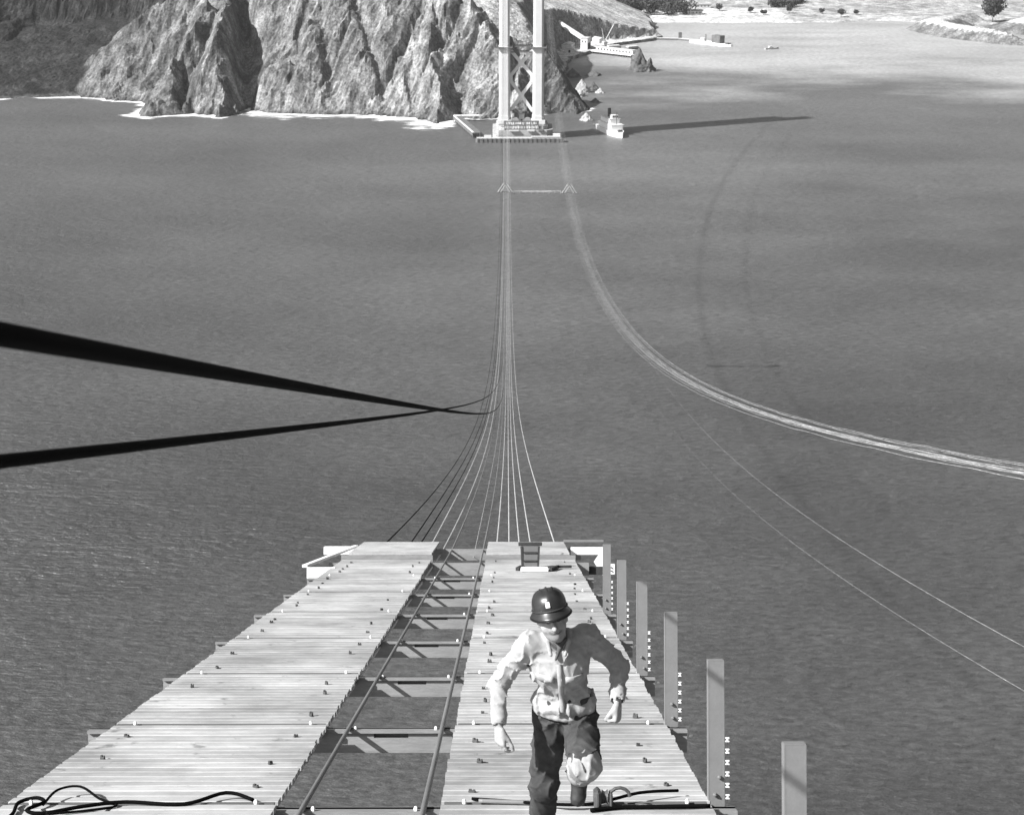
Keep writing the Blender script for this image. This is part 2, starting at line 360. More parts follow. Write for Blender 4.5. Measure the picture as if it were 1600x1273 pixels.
# ------------------------------------------------------------------ the strait
def water_material():
    m = bpy.data.materials.new('strait_water'); m.use_nodes = True; nt = m.node_tree; N = nt.nodes; L = nt.links
    p = N['Principled BSDF']; p.inputs['IOR'].default_value = 2.1
    tc = N.new('ShaderNodeTexCoord')
    def noise(scale, stretch, rot, det=3, rough=.55):
        mp = N.new('ShaderNodeMapping'); mp.inputs['Scale'].default_value = stretch; mp.inputs['Rotation'].default_value = (0, 0, math.radians(rot))
        L.new(tc.outputs['Object'], mp.inputs[0])
        nz = N.new('ShaderNodeTexNoise'); nz.inputs['Scale'].default_value = scale; nz.inputs['Detail'].default_value = det; nz.inputs['Roughness'].default_value = rough
        L.new(mp.outputs[0], nz.inputs['Vector']); return nz.outputs[0]
    def math2(op, a, b):
        n = N.new('ShaderNodeMath'); n.operation = op
        for i, q in enumerate((a, b)):
            if isinstance(q, (int, float)): n.inputs[i].default_value = q
            else: L.new(q, n.inputs[i])
        return n.outputs[0]
    def rng(v, a, b, c, d):
        n = N.new('ShaderNodeMapRange'); n.inputs[1].default_value = a; n.inputs[2].default_value = b; n.inputs[3].default_value = c; n.inputs[4].default_value = d
        L.new(v, n.inputs[0]); return n.outputs[0]
    chop = noise(.42, (.5, 1, 1), 14, 4, .6); swell = noise(.085, (.4, 1, 1), -8, 3); big = noise(.018, (.6, 1, 1), 20, 2)
    hgt = math2('ADD', math2('ADD', math2('MULTIPLY', chop, 1.3), math2('MULTIPLY', swell, 1.7)), math2('MULTIPLY', big, 2.0))
    # wind: gusts roughen the surface in patches; the lee of the bay is calm
    gust = noise(.0035, (.55, 1, 1), 25, 5, .6)
    sp = N.new('ShaderNodeSeparateXYZ'); L.new(tc.outputs['Object'], sp.inputs[0])
    yy = math2('ADD', sp.outputs[1], math2('MULTIPLY', math2('SUBTRACT', gust, .5), 1500)); xx = math2('ADD', sp.outputs[0], math2('MULTIPLY', math2('SUBTRACT', gust, .5), 500))
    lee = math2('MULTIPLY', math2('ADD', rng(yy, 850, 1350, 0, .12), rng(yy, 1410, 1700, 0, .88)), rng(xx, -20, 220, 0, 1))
    calm = rng(math2('ADD', gust, math2('MULTIPLY', lee, .32)), .38, .85, 0, 1)
    b = N.new('ShaderNodeBump'); b.inputs['Distance'].default_value = 1.8
    L.new(rng(calm, 0, 1, .72, .22), b.inputs['Strength']); L.new(hgt, b.inputs['Height']); L.new(b.outputs[0], p.inputs['Normal'])
    L.new(math2('ADD', rng(calm, 0, 1, .36, .2), rng(sp.outputs[1], 450, 1300, 0, .22)), p.inputs['Roughness'])
    mottle = noise(.006, (1, 1, 1), 0, 5, .6)  # broad random variation in the tone of the water
    glint_fleck = noise(.55, (.33, 1, 1), 10, 6, .75); streak = noise(.011, (.42, 1, 1), -14, 6, .7)
    body = math2('ADD', rng(mottle, .3, .7, .024, .048), math2('MULTIPLY', math2('MULTIPLY', lee, rng(streak, .25, .75, .42, 1)), .36))  # glitter and haze over the lee water painted in as paler colour
    body = math2('ADD', body, math2('MULTIPLY', rng(gust, .42, .66, 0, 1), .040))
    L.new(math2('MULTIPLY', body, rng(glint_fleck, .3, .7, .35, 1.75)), p.inputs['Base Color'])  # wave glints and contrast painted in, with some foam flecks
    return m
WATER_M = water_material()
wb = MB()
ring = [-30000, -3000, 3000, 30000]
sea_me, _ = grid_mesh('sea', *np.meshgrid(np.array([-12000., -2500, 2500, 12000]), np.array([-12000., -500, 4500, 12000])), np.zeros((4, 4)))
sea_me.materials.append(WATER_M)
tag(link('water', sea_me), kind='structure')

# surf along the foot of the cliffs
sx, sy = np.meshgrid(np.arange(-700, 140, 3.0), np.arange(1270, 1640, 3.0))
sz = terrain(sx, sy)
wgt = np.interp(sx[0], [-700, -520, -500, -470, -430, -345, -325, -262, -245, -225, -120, -50, -35, 40, 60, 90, 140], [0, 0, .25, .1, .25, .45, .55, .5, .2, .95, .85, .9, .3, .15, .1, .25, 0])
fo = np.clip(1 - (-sz) / np.maximum(64 * wgt[None, :] ** 1.3, 1.5), -1, 1) - np.clip((.2 - wgt[None, :]) * 6, 0, 1.2)
mkf = (fo[:-1, :-1] > -.4) & (sz[:-1, :-1] < 4) & (sz[:-1, :-1] > -75)
fme, fu = grid_mesh('surf', sx, sy, np.full(sx.shape, .06), mkf)
fa = fme.attributes.new('foam', 'FLOAT', 'POINT'); fa.data.foreach_set('value', fo.ravel()[fu].astype(np.float32))
def foam_material():
    m = bpy.data.materials.new('surf_foam'); m.use_nodes = True; nt = m.node_tree; N = nt.nodes; L = nt.links
    p = N['Principled BSDF']; p.inputs['Base Color'].default_value = (.82, .82, .82, 1); p.inputs['Roughness'].default_value = .9
    a = N.new('ShaderNodeAttribute'); a.attribute_name = 'foam'
    tc = N.new('ShaderNodeTexCoord'); mp = N.new('ShaderNodeMapping'); mp.inputs['Scale'].default_value = (.35, 1, 1); L.new(tc.outputs['Object'], mp.inputs[0])
    nz = N.new('ShaderNodeTexNoise'); nz.inputs['Scale'].default_value = .09; nz.inputs['Detail'].default_value = 7; nz.inputs['Roughness'].default_value = .7; L.new(mp.outputs[0], nz.inputs['Vector'])
    s = N.new('ShaderNodeMath'); s.operation = 'MULTIPLY_ADD'; L.new(nz.outputs[0], s.inputs[0]); s.inputs[1].default_value = 2.6; s.inputs[2].default_value = -1.42
    ad = N.new('ShaderNodeMath'); ad.operation = 'ADD'; L.new(s.outputs[0], ad.inputs[0]); L.new(a.outputs['Fac'], ad.inputs[1])
    mr = N.new('ShaderNodeMapRange'); mr.inputs[1].default_value = .35; mr.inputs[2].default_value = .8; L.new(ad.outputs[0], mr.inputs[0])
    L.new(mr.outputs[0], p.inputs['Alpha'])
    return m
fme.materials.append(foam_material())
tag(link('surf', fme), 'white surf washing along the foot of the cliffs', 'surf', kind='stuff')

#PART2
# ------------------------------------------------------------------ the far tower and its pier
TX, TY = -2.4, 1280.0
LEG_GAP = 27.9
tw = empty('bridge_tower', (TX + LEG_GAP / 2, TY, 13.4))
tag(tw, 'pale steel suspension tower with two stepped legs rising from the far pier', 'tower')
def leg_mesh():
    b = MB()
    # stepped cellular shaft: three nested boxes per stage, corners set back
    for z0, z1, s in ((0, 6, 1.0), (6.003, 62.3, .94), (62.303, 140, .86), (140.003, 214, .78)):
        h = z1 - z0; zc = (z0 + z1) / 2
        b.box((0, 0, zc), (6.0 * s, 16 * s, h)); b.box((0, 0, zc), (8.2 * s, 13.4 * s, h - .02)); b.box((0, 0, zc), (10.0 * s, 10.4 * s, h - .04))
    b.box((0, 0, 1.4), (11.4, 17.5, 2.8))
    for z in range(8, 212, 6): b.box((0, 0, z), (10.0 * .955 if z < 62 else 9.0 * .97 if z < 139 else 8.1 * .97, 9.2, .35)); 
    return b
lm = leg_mesh().mesh('leg', M['tower'])
for s in (-1, 1): link('leg', lm, tw, (s * LEG_GAP / 2, 0, 0))
def strut(z, h, d, name='strut'):
    b = MB(); b.box((0, 0, z), (LEG_GAP - 9.5, d, h)); b.box((0, 0, z + h / 2), (LEG_GAP - 9.6, d + 1.2, .7)); b.box((0, 0, z - h / 2), (LEG_GAP - 9.6, d + 1.2, .7))
    b.build(name, M['tower'], tw)
for z, h in ((113, 7), (160, 6), (206, 6)): strut(z, h, 6)
# truss floor under construction between the legs at deck level
b = MB()
for y in (-4, 4):
    b.bar((-10, y, 62.4), (10, y, 62.4), .8, .9); b.bar((-10, y, 57.8), (10, y, 57.8), .7, .8)
    for k in range(5): b.bar((-10 + 4 * k, y, 58.2), (-6 + 4 * k, y, 62), .35, .35, (0, 1, 0)); b.bar((-10 + 4 * k, y, 58), (-10 + 4 * k, y, 62), .4, .4, (0, 1, 0))
b.build('deck_truss', M['wharf'], tw)
for s in (-1, 1):
    b = MB(); b.box((s * LEG_GAP / 2, 0, 61.8), (13.4, 19, .8))
    for q in (-1, 1): b.bar((s * LEG_GAP / 2 + q * 6.4, -9, 62.3), (s * LEG_GAP / 2 + q * 6.4, 9, 62.3), .5, 1.6)
    b.build('work_platform', M['wharf'], tw)
# two tiers of crossed braces
for z0, z1 in ((8.4, 35.5), (37, 60)):
    for s in (-1, 1):
        b = MB(); b.bar((-s * 9.4, s * .03, z0 + .8), (s * 9.4, s * .03, z1 - .8), 2.6, 2.4, (0, 1, 0)); b.build('brace', M['tower'], tw)
    MBg = MB(); MBg.box((0, 0, (z0 + z1) / 2), (4.6, 3.2, 5)); MBg.build('gusset', M['tower'], tw)
for s in (-1, 1): MB().box((s * 8.6, 0, 36.2), (2.6, 3.4, 6)).build('gusset', M['tower'], tw)

pier = empty('bridge_pier', (TX + LEG_GAP / 2, TY, 0)); tag(pier, 'low concrete pier carrying the far tower at the foot of the cliff', 'pier')
def rpoly(x0, x1, y0, y1, c): return [(x0 + c, y0), (x1 - c, y0), (x1, y0 + c), (x1, y1 - c), (x1 - c, y1), (x0 + c, y1), (x0, y1 - c), (x0, y0 + c)]
MB().prism(rpoly(-24, 26, -15, 22, 5), -6, 9.0).build('footing', M['concrete'], pier)
MB().prism(rpoly(-20.5, 22, -12.5, 18, 4), 9.0, 12.2).build('upper_block', M['concrete'], pier)
for s in (-1, 1): MB().prism(rpoly(s * 13.95 - 7, s * 13.95 + 7, -10, 10, 2), 12.2, 13.4).build('pedestal', M['concrete'], pier)
fend = MB().prism(rpoly(-38, 35, -22, -17, 1.5), -3, 3.2).build('fender', M['wharf'], pier)
fpm = MB().box((0, 0, 0), (.8, .5, 5.2)).mesh('fender_pile', M['wharf'])
for k in range(20): link('fender_pile', fpm, pier, (-36 + k * 3.7, -22.2, 1.0))
b = MB(); b.box((-2, -19.5, 3.6), (70, 2.2, .8)); b.box((20, -20.5, 4.8), (24, .9, 1.0)); b.box((-28, -19, 4.6), (6, 2, 2)); b.box((29, -18.6, 5.4), (6, 3, 3)); b.build('fender_walk', M['shed'], pier)
# stacked timber and tarps on the pier foot
for (x, y, z, a, bb, c, mm) in ((-16, -13.5, 10.4, 4, 2, 2.6, 'shed'), (-22, -17.6, 5, 3, 2, 3.6, 'shed'), (8, -16, 9.8, 6, 2, 1.4, 'roof'), (16, -15.4, 10, 4, 2, 1.8, 'wharf'), (-6, -16, 9.7, 8, 1.6, 1.2, 'roof')):
    o = MB().box((0, 0, c / 2), (a, bb, c), bev=.2).build('timber_stack', M[mm], None, loc=(TX + 13.95 + x, TY + y, z - c / 2 - (.9 if z > 8 else 1.0)))
    tag(o, {-16: 'tall pale timber stack beside the left tower leg on the pier', -22: 'narrow pale timber stack on the left end of the pier fender', 8: 'long grey timber stack below the pier signboard', 16: 'dark timber stack at the right foot of the pier signboard', -6: 'low grey timber stack under the left half of the pier signboard'}[x], 'timber stack', 'timber stacks on the far pier')
# signboard: two lines of illegible white lettering on a dark board
sg = empty('signboard', (TX + 13.95, TY - 13.2, 8.6)); tag(sg, 'dark signboard with two lines of white lettering across the pier front', 'sign')
MB().box((0, 0, 4.2), (29, .5, 7.6)).build('board', M['wharf'], sg)
b = MB(); rs = random.Random(3)
for words, z, h in (((-12.4, -4.6), (-3.4, 2.4), (4.0, 12.2)), 5.9, 2.1), (((-13.4, -10.6), (-9.4, -1.4), (-.4, 13.6)), 2.6, 2.4):
    for x0, x1 in words:
        x = x0
        while x < x1 - .5:
            b.box((x, -.3, z), (.42, .12, h * rs.uniform(.75, 1))); 
            if rs.random() < .75: b.box((x + .55, -.3, z + rs.choice((-.4, 0, .42)) * h), (.7, .12, .4))
            if rs.random() < .6: b.box((x + 1.0, -.301, z), (.36, .12, h * rs.uniform(.7, 1)))
            x += 1.45
b.build('lettering', M['white_board'], sg)['kind'] = 'stuff'
for s in (-1, 1): MB().bar((s * 13, .5, 0.1), (s * 13, .5, 7), .5, .5, (0, 1, 0)).build('support_post', M['wharf'], sg)
# cable reels and a site hut between the legs
for i, x in enumerate((-5.0, 5.2)):
    r = empty('cable_reel', (TX + 13.95 + x, TY - 6, 12.2)); tag(r, 'large dark cable reel standing between the tower legs, %s of the pair' % ('left' if i == 0 else 'right'), 'cable reel', 'cable reels on the pier')
    rx = Euler((math.pi / 2, 0, 0)).to_matrix()
    MB().lathe([(2.0, -1.2), (2.0, 1.2)], (0, 0, 3.0), 16, rx).build('drum', M['wharf'], r)
    for y in (-1.3, 1.3): MB().lathe([(.6, -.15), (3.0, -.14), (3.0, .14), (.6, .15)], (0, y, 3.0), 20, rx).build('flange', M['concrete'], r)
h = empty('site_hut', (TX + 14.2, TY + 4, 12.2)); tag(h, 'tiny white hut behind the reels between the tower legs', 'hut')
MB().box((0, 0, 3.5), (4.6, 4, 7)).build('wall', M['shed'], h); MB().prism([(-2.6, -2.3), (2.6, -2.3), (2.6, 2.3), (-2.6, 2.3)], 7, 7.5).build('roof', M['roof'], h); MB().box((0, -2.03, 1.6), (1.4, .1, 3)).build('door', M['shed_dark'], h)
# access wharf running back to the shore
wf = empty('access_wharf', (-33, 1320, 0)); tag(wf, 'narrow timber access wharf running from the far pier back to the cliff', 'wharf')
A0, A1, A2 = Vector((7, -43, 4.6)), Vector((-12, 42, 4.6)), Vector((2, 44, 4.6))
b = MB(); b.bar(A0, A1, 7, .7); b.build('deck', M['wharf'], wf); MB().bar(A0 + Vector((-2.6, 0, .5)), A1 + Vector((-2.6, 0, .5)), 1.4, .5).build('kerb_beam', M['shed'], wf)
MB().bar(A1 + Vector((-3, 2, .1)), A2 + Vector((6, 2, .1)), 6, .7).build('landing', M['shed'], wf)
for k in range(12):
    for s in (-1, 1):
        p = A0.lerp(A1, k / 11) + Vector((s * 3, 0, 0)); MB().tube([(p.x, p.y, -3), (p.x, p.y, 4.4)], .35, 6).build('pile', M['wharf'], wf)
b = MB(); b.bar(A0 + Vector((3.3, 0, 1)), A1 + Vector((3.3, 0, 1)), .25, .25); b.bar(A0 + Vector((-3.3, 0, -1.2)), A1 + Vector((-3.3, 0, -1.2)), .3, 2.4); b.build('railing', M['wharf'], wf)

# ------------------------------------------------------------------ vessels
def hull_mesh(L, B, D, name, m, sheer=.6):
    b = MB(); n = 13; prof = []
    for i in range(n):
        t = i / (n - 1); y = (t - .5) * L
        w = B / 2 * min(1, (1 - max(0, (t - .62) / .38) ** 2.2)) * (1 if t > .12 else .86 + t)
        w = max(w, .05); z = D + sheer * (t - .4) ** 2 * 3.2
        prof.append([(-w * .6, y, -D * .6), (-w * .92, y, 0), (-w, y, z), (w, y, z), (w * .92, y, 0), (w * .6, y, -D * .6)])
    vs = [p for r in prof for p in r]; fs = []
    for i in range(n - 1):
        for k in range(5): fs.append((i * 6 + k, i * 6 + k + 1, i * 6 + 7 + k, i * 6 + 6 + k))
        fs.append((i * 6 + 5, i * 6, i * 6 + 6, i * 6 + 11))
    fs += [tuple(reversed(range(6))), tuple(range((n - 1) * 6, n * 6))]
    b.add(vs, fs); return b.mesh(name, m)
fb = empty('steamboat', (89, 1302, 0), (0, 0, math.radians(197))); fb.scale = (1.45, 1.3, 1.4); tag(fb, 'white steamboat with tall upperworks lying just right of the far pier', 'boat')
link('hull', hull_mesh(38, 9, 2.6, 'hull', M['white_paint']), fb)
MB().box((0, -2.5, 4.6), (7.4, 24, 3.4), bev=.3).build('deckhouse', M['white_paint'], fb)
MB().box((0, -3.5, 7.8), (6.4, 17, 2.8), bev=.3).build('upper_deckhouse', M['white_paint'], fb)
MB().box((0, 3.2, 10.6), (4, 4, 2.6), bev=.2).build('wheelhouse', M['white_paint'], fb)
for k in range(3): MB().box((-1.25 + 1.25 * k, 5.24, 10.9), (.9, .1, 1.1)).build('window', M['boat_dark'], fb)
MB().tube([(0, -5, 9), (0, -5.4, 14.5)], 1.0, 12).build('funnel', M['boat_dark'], fb)
MB().tube([(0, 8.5, 2.5), (0, 8.2, 14)], .16, 6).build('mast', M['boat_dark'], fb)
MB().box((0, 15, 3.5), (2.6, 2, 1.6), bev=.2).build('anchor_winch', M['boat_dark'], fb)
b = MB(); b.box((0, -3.5, 9.35), (6.9, 18, .3)); b.box((0, -2.5, 6.42), (8, 25, .25)); b.build('canopy', M['shed'], fb)

# moored barge with a dark deck cargo, launch, scows
bg_ = empty('barge', (252, 1928, 0), (0, 0, math.radians(-141))); tag(bg_, 'white flat barge moored at the end of the low breakwater in the bay', 'barge')
b = MB(); b.prism([(-7, -30), (7, -30), (7, 26), (0, 34), (-7, 26)], -1.5, 2.4); b.build('hull', M['white_paint'], bg_)
MB().box((0, 12, 7.0), (9, 14, 9), bev=.3).build('cargo_shed', M['wharf'], bg_)
MB().box((0, -14, 4.2), (4, 4, 3.6), bev=.2).build('cabin', M['white_paint'], bg_)
MB().tube([(1, -8, 2), (1, -8, 11)], .5, 8).build('funnel', M['boat_dark'], bg_)
MB().box((0, 29, 3.0), (6, 5, 1.2)).build('bow_deck', M['boat_dark'], bg_)
la = empty('launch', (319, 1876, 0), (0, 0, math.radians(-68))); tag(la, 'small grey launch under way to the right of the moored barge', 'boat')
link('hull', hull_mesh(19, 4.4, 1.5, 'hull', M['concrete']), la); MB().box((0, -2, 2.6), (2.8, 5, 2), bev=.2).build('cabin', M['shed'], la); MB().tube([(0, 1, 1.4), (0, 1, 8)], .12, 6).build('mast', M['wharf'], la)
for i, (x, y, a, lb) in enumerate(((128, 1880, 20, 'pale scow tied up behind the wharf, nearest the hopper house'), (150, 1872, 35, 'pale scow tied up behind the wharf, nearest the needle rock'))):
    s_ = empty('scow', (x, y, 0), (0, 0, math.radians(a))); tag(s_, lb, 'scow', 'scows behind the wharf')
    MB().box((0, 0, 1.2), (18, 7, 3.6), bev=.4).build('hull', M['wharf'], s_); MB().box((0, 0, 3.6), (15, 5.4, 1.6), bev=.3).build('load', M['shed'], s_)

# ------------------------------------------------------------------ the quay across the bay
q = empty('hopper_house', (93, 1850, 3.4), (0, 0, math.radians(-28))); tag(q, 'tall white hopper house at the landward end of the wharf', 'building')
MB().box((0, 0, 6.5), (9, 10, 13)).build('wall', M['shed'], q); MB().prism([(-5, -5.6), (5, -5.6), (5, 5.6), (-5, 5.6)], 13, 13.7).build('roof', M['roof'], q)
MB().box((4.53, 0, 4), (.1, 7, 7)).build('door', M['shed_dark'], q)
for k in range(2): MB().box((-2 + 4 * k, -5.03, 9), (1.6, .1, 2)).build('window', M['shed_dark'], q)
q = empty('conveyor', (88, 1856, 3.4)); tag(q, 'long white inclined conveyor gallery climbing the bank left of the hopper house', 'conveyor')
C0, C1 = Vector((4, -4, 11)), Vector((-32, 48, 29)); MB().bar(C0, C1, 4.2, 4).build('gallery', M['shed'], q)
for k in range(5):
    p = C0.lerp(C1, .15 + .19 * k)
    b = MB()
    for s in (-1, 1): b.bar((p.x + s * 2.6, p.y, 0), (p.x + s * 1.2, p.y, p.z - 1.5), .6, .6, (0, 1, 0))
    b.bar((p.x - 2, p.y, p.z * .5), (p.x + 2, p.y, p.z * .5), .4, .4); b.build('trestle', M['wharf'], q)
def shed(name, label, loc, ang, w, l, hgt, cat='shed', rise=2.0, wins=3):
    e = empty(name, loc, (0, 0, math.radians(ang))); tag(e, label, cat, 'sheds on the quay')
    MB().box((0, 0, hgt / 2), (w, l, hgt)).build('wall', M['shed'], e)
    MB().add([(-w / 2 - .4, -l / 2 - .4, hgt), (w / 2 + .4, -l / 2 - .4, hgt), (w / 2 + .4, l / 2 + .4, hgt), (-w / 2 - .4, l / 2 + .4, hgt), (0, -l / 2 - .4, hgt + rise), (0, l / 2 + .4, hgt + rise)], [(3, 2, 1, 0), (0, 1, 4), (2, 3, 5), (1, 2, 5, 4), (3, 0, 4, 5)]).build('roof', M['roof'], e)
    for k in range(wins): MB().box((w / 2 + .03, -l / 2 + l * (k + .5) / wins, hgt * .55), (.1, 1.4, hgt * .4)).build('window', M['shed_dark'], e)
    MB().box((0, -l / 2 - .03, 1.6), (2.4, .1, 3)).build('door', M['shed_dark'], e)
shed('quay_shed', 'open fronted white shed under the conveyor on the quay', (72, 1850, 3.3), -12, 12, 22, 6, wins=4)
shed('quay_shed', 'low white shed at the water edge left of the hopper house', (73, 1822, 3.3), -5, 10, 14, 4, wins=2)
shed('quay_shed', 'small white shed against the dark bank behind the scows', (112, 1912, 3.3), 30, 9, 16, 5)
w_ = empty('wharf', (124, 1820, 0), (0, 0, math.radians(-44))); tag(w_, 'long pale wharf with a row of dark openings reaching to the needle rock', 'wharf')
MB().box((0, 0, 3.0), (64, 13, 1.2)).build('deck', M['shed'], w_)
MB().box((2, 2, 5.6), (56, 6, 4)).build('wharf_shed', M['shed'], w_)
MB().box((2, 2, 7.9), (57, 7.4, .5)).build('roof', M['roof'], w_)
for k in range(11): MB().box((-22 + 4.7 * k, -1.03, 5.4), (2.4, .1, 2)).build('opening', M['shed_dark'], w_)
for k in range(17):
    for y in (-6, 6): MB().tube([(-31 + 3.9 * k, y, -3), (-31 + 3.9 * k, y, 2.4)], .4, 6).build('pile', M['wharf'], w_)
c_ = empty('derrick', (118, 1892, 3.4), (0, 0, .5)); tag(c_, 'thin derrick crane with raised boom behind the wharf', 'crane')
MB().box((0, 0, 2), (5, 5, 4), bev=.2).build('cab', M['shed'], c_); MB().bar((0, 0, 3), (17, 4, 25), .9, .9).build('boom', M['roof'], c_); MB().bar((0, 0, 3), (-4, 0, 19), .8, .8).build('mast', M['roof'], c_); MB().tube([(-4, 0, 19), (17, 4, 25)], .15, 5).build('stay', M['wharf'], c_)
bk = empty('breakwater', (200, 1965, 0)); tag(bk, 'low dark breakwater running out from the quay towards the barge', 'breakwater')
pp = [(-66, -10), (-32, 9), (16, 2), (52, -28)]
for i, (a, c) in enumerate(zip(pp[:-1], pp[1:])):
    MB().bar((a[0], a[1], 0), (c[0], c[1], 0), 7, 4.4).build('wall', M['wharf'], bk); MB().bar((a[0], a[1], 2.35), (c[0], c[1], 2.35), 5, .3).build('walkway', M['shed'], bk)
MB().box((18, 3, 6), (4, 4, 7)).build('beacon', M['wharf'], bk)

# ------------------------------------------------------------------ rocks standing in the water
def rock_mesh(name, r, h, seed, peaks, m):
    n, k = 40, 26; rs = np.random.RandomState(seed); vs = []; fs = []
    t = np.linspace(0, 2 * np.pi, n, endpoint=False)
    for j in range(k):
        u = j / (k - 1)
        for i in range(n):
            prof = (1 - u ** 1.35) + .04
            a = t[i]; rad = r * prof * (1 + .28 * float(vnoise(np.array(a * 1.6 + seed), np.array(u * 3.0), seed)) + .2 * float(vnoise(np.array(a * 4.1), np.array(u * 8.0), seed + 3)) + .1 * float(vnoise(np.array(a * 9), np.array(u * 17), seed + 5)))
            vs.append((rad * math.cos(a) + peaks[0] * u, rad * .8 * math.sin(a) + peaks[1] * u, -3 + (h + 3) * u))
    for j in range(k - 1):
        for i in range(n): fs.append((j * n + i, j * n + (i + 1) % n, j * n + n + (i + 1) % n, j * n + n + i))
    fs += [tuple(reversed(range(n))), tuple(range((k - 1) * n, k * n))]
    return MB().add(vs, fs).mesh(name, m, True)
M['rock'] = mat('wet_sea_rock', .10, .9, [(.12, .4), (.6, .3)], (.5, .8, 1.0))
M['rock_pale'] = mat('pale_sea_rock', .34, .9, [(.12, .4), (.6, .3)], (.5, .8, 1.0))
nr = empty('needle_rock', (144, 1684, 0)); tag(nr, 'dark pointed needle rock standing alone in the bay right of the wharf', 'rock')
link('peak', rock_mesh('peak', 12, 25, 5, (0, 2), M['rock']), nr, (-1, 0, 0)); link('lower_peak', rock_mesh('lower_peak', 7.5, 15, 8, (3, 0), M['rock']), nr, (8, -3, 0))
for i, (x, y, r, hh, mm, lb) in enumerate(((74, 1532, 9, 13, 'rock_pale', 'pale jagged rock off the dark point, tallest of the cluster'), (86, 1548, 7, 8, 'rock', 'low dark rock on the outer edge of the cluster off the point'), (70, 1506, 7, 7, 'rock_pale', 'small pale rock nearest the tower in the cluster off the point'), (92, 1528, 5.5, 5, 'rock_pale', 'small pale rock farthest right in the cluster off the point'), (84, 1470, 6, 4, 'rock', 'low dark rock awash below the rock cluster'), (92, 1650, 11, 5, 'rock', 'flat dark rock shelf between the point and the quay'), (70, 1640, 9, 9, 'rock', 'rounded dark rock against the shore behind the point'), (84, 1348, 9, 6, 'rock', 'low dark rock close behind the white steamboat'), (70, 1366, 7, 7, 'rock_pale', 'pale rock at the waterline between the pier and the steamboat'))):
    tag(link('sea_rock', rock_mesh('sea_rock', r, hh, 20 + i, (rnd.uniform(-2, 2), 1), M[mm]), None, (x, y, 0)), lb, 'rock', 'rocks off the point')

# ------------------------------------------------------------------ trees across the bay
def crown_mesh(name, rx, rz, n, seed, leaf=1.0):
    rs = random.Random(seed); b = MB()
    lobes = [(rs.uniform(-.5, .5) * rx, rs.uniform(-.5, .5) * rx, rs.uniform(-.3, .6) * rz, rs.uniform(.4, .75)) for _ in range(9)]
    for _ in range(n):
        lx, ly, lz, lr = rs.choice(lobes)
        d = Vector((rs.gauss(0, 1), rs.gauss(0, 1), rs.gauss(0, 1))).normalized() * lr * rs.uniform(.6, 1.05)
        c = Vector((lx + d.x * rx, ly + d.y * rx, lz + d.z * rz)); s = leaf * rs.uniform(.6, 1.3)
        m = Euler((rs.uniform(0, 6), rs.uniform(0, 6), rs.uniform(0, 6))).to_matrix()
        b.add([c + m @ Vector(v) * s for v in ((-1, -.5, 0), (1, -.6, .2), (.8, .7, 0), (-.7, .6, -.2))], [(0, 1, 2, 3)])
    return b.mesh(name, M['leaf'])
def tree(x, y, hgt, rx, seed, label):
    z = float(terrain(np.array([[x]]), np.array([[y]]))[0, 0])
    e = empty('tree', (x, y, z)); tag(e, label, 'tree', 'trees around the bay')
    b = MB(); b.tube([(0, 0, -.5), (.2, .1, hgt * .35), (.1, -.2, hgt * .75)], [.5, .38, .15], 7)
    for a in range(4): b.tube([(.15, 0, hgt * (.3 + .08 * a)), (math.cos(a * 1.7) * rx * .6, math.sin(a * 1.7) * rx * .6, hgt * (.5 + .1 * a))], [.2, .07], 5)
    b.build('trunk', M['bark'], e); link('crown', crown_mesh('crown', rx, hgt * .42, 420 if rx < 10 else 2200, seed, .75 if rx < 10 else 1.2), e, (0, 0, hgt * .58))
TR = [(310, 2290, 10, 6, 'round dark tree by the bay shore, nearest the wood'), (352, 2265, 9, 5, 'dark tree standing alone on the pale flat, second from the wood'), (366, 2240, 7, 5, 'low dark tree on the pale flat beside a lone taller one'), (406, 2260, 10, 4, 'narrow dark tree on the pale flat under the far grove'), (452, 2250, 8, 4, 'slim dark tree left of the darkest lone tree'), (472, 2215, 11, 7, 'darkest lone tree near the middle of the bay shore'), (500, 2245, 6, 4, 'tiny dark bush right of the darkest lone tree'), (667, 2150, 34, 15, 'big dark tree on the low point at the upper right')]
for i, (x, y, h_, r_, lb) in enumerate(TR): tree(x, y, h_, r_, 60 + i, lb)
def wood(name, pts, label):
    b = MB(); rs = random.Random(len(pts))
    for (x, y, r, hgt) in pts:
        z = float(terrain(np.array([[x]]), np.array([[y]]))[0, 0]); cm = crown_mesh('tmp', r, hgt * .5, 260, rs.randint(0, 999), 1.3)
        b.add([Vector(v.co) + Vector((x, y, z + hgt * .45)) for v in cm.vertices], [tuple(p.vertices) for p in cm.polygons])
    tag(b.build(name, M['leaf']), label, 'wood', kind='stuff')
rs = random.Random(4)
wood('woodland', [(rs.uniform(150, 262), 2225 + rs.uniform(0, 230) , rs.uniform(8, 13), rs.uniform(13, 22)) for _ in range(70)], 'dark wood covering the shore behind the grassy hill')
wood('grove', [(rs.uniform(395, 452), 2330 + rs.uniform(0, 90), rs.uniform(6, 10), rs.uniform(9, 14)) for _ in range(26)], 'dark grove at the top edge above the pale flat')
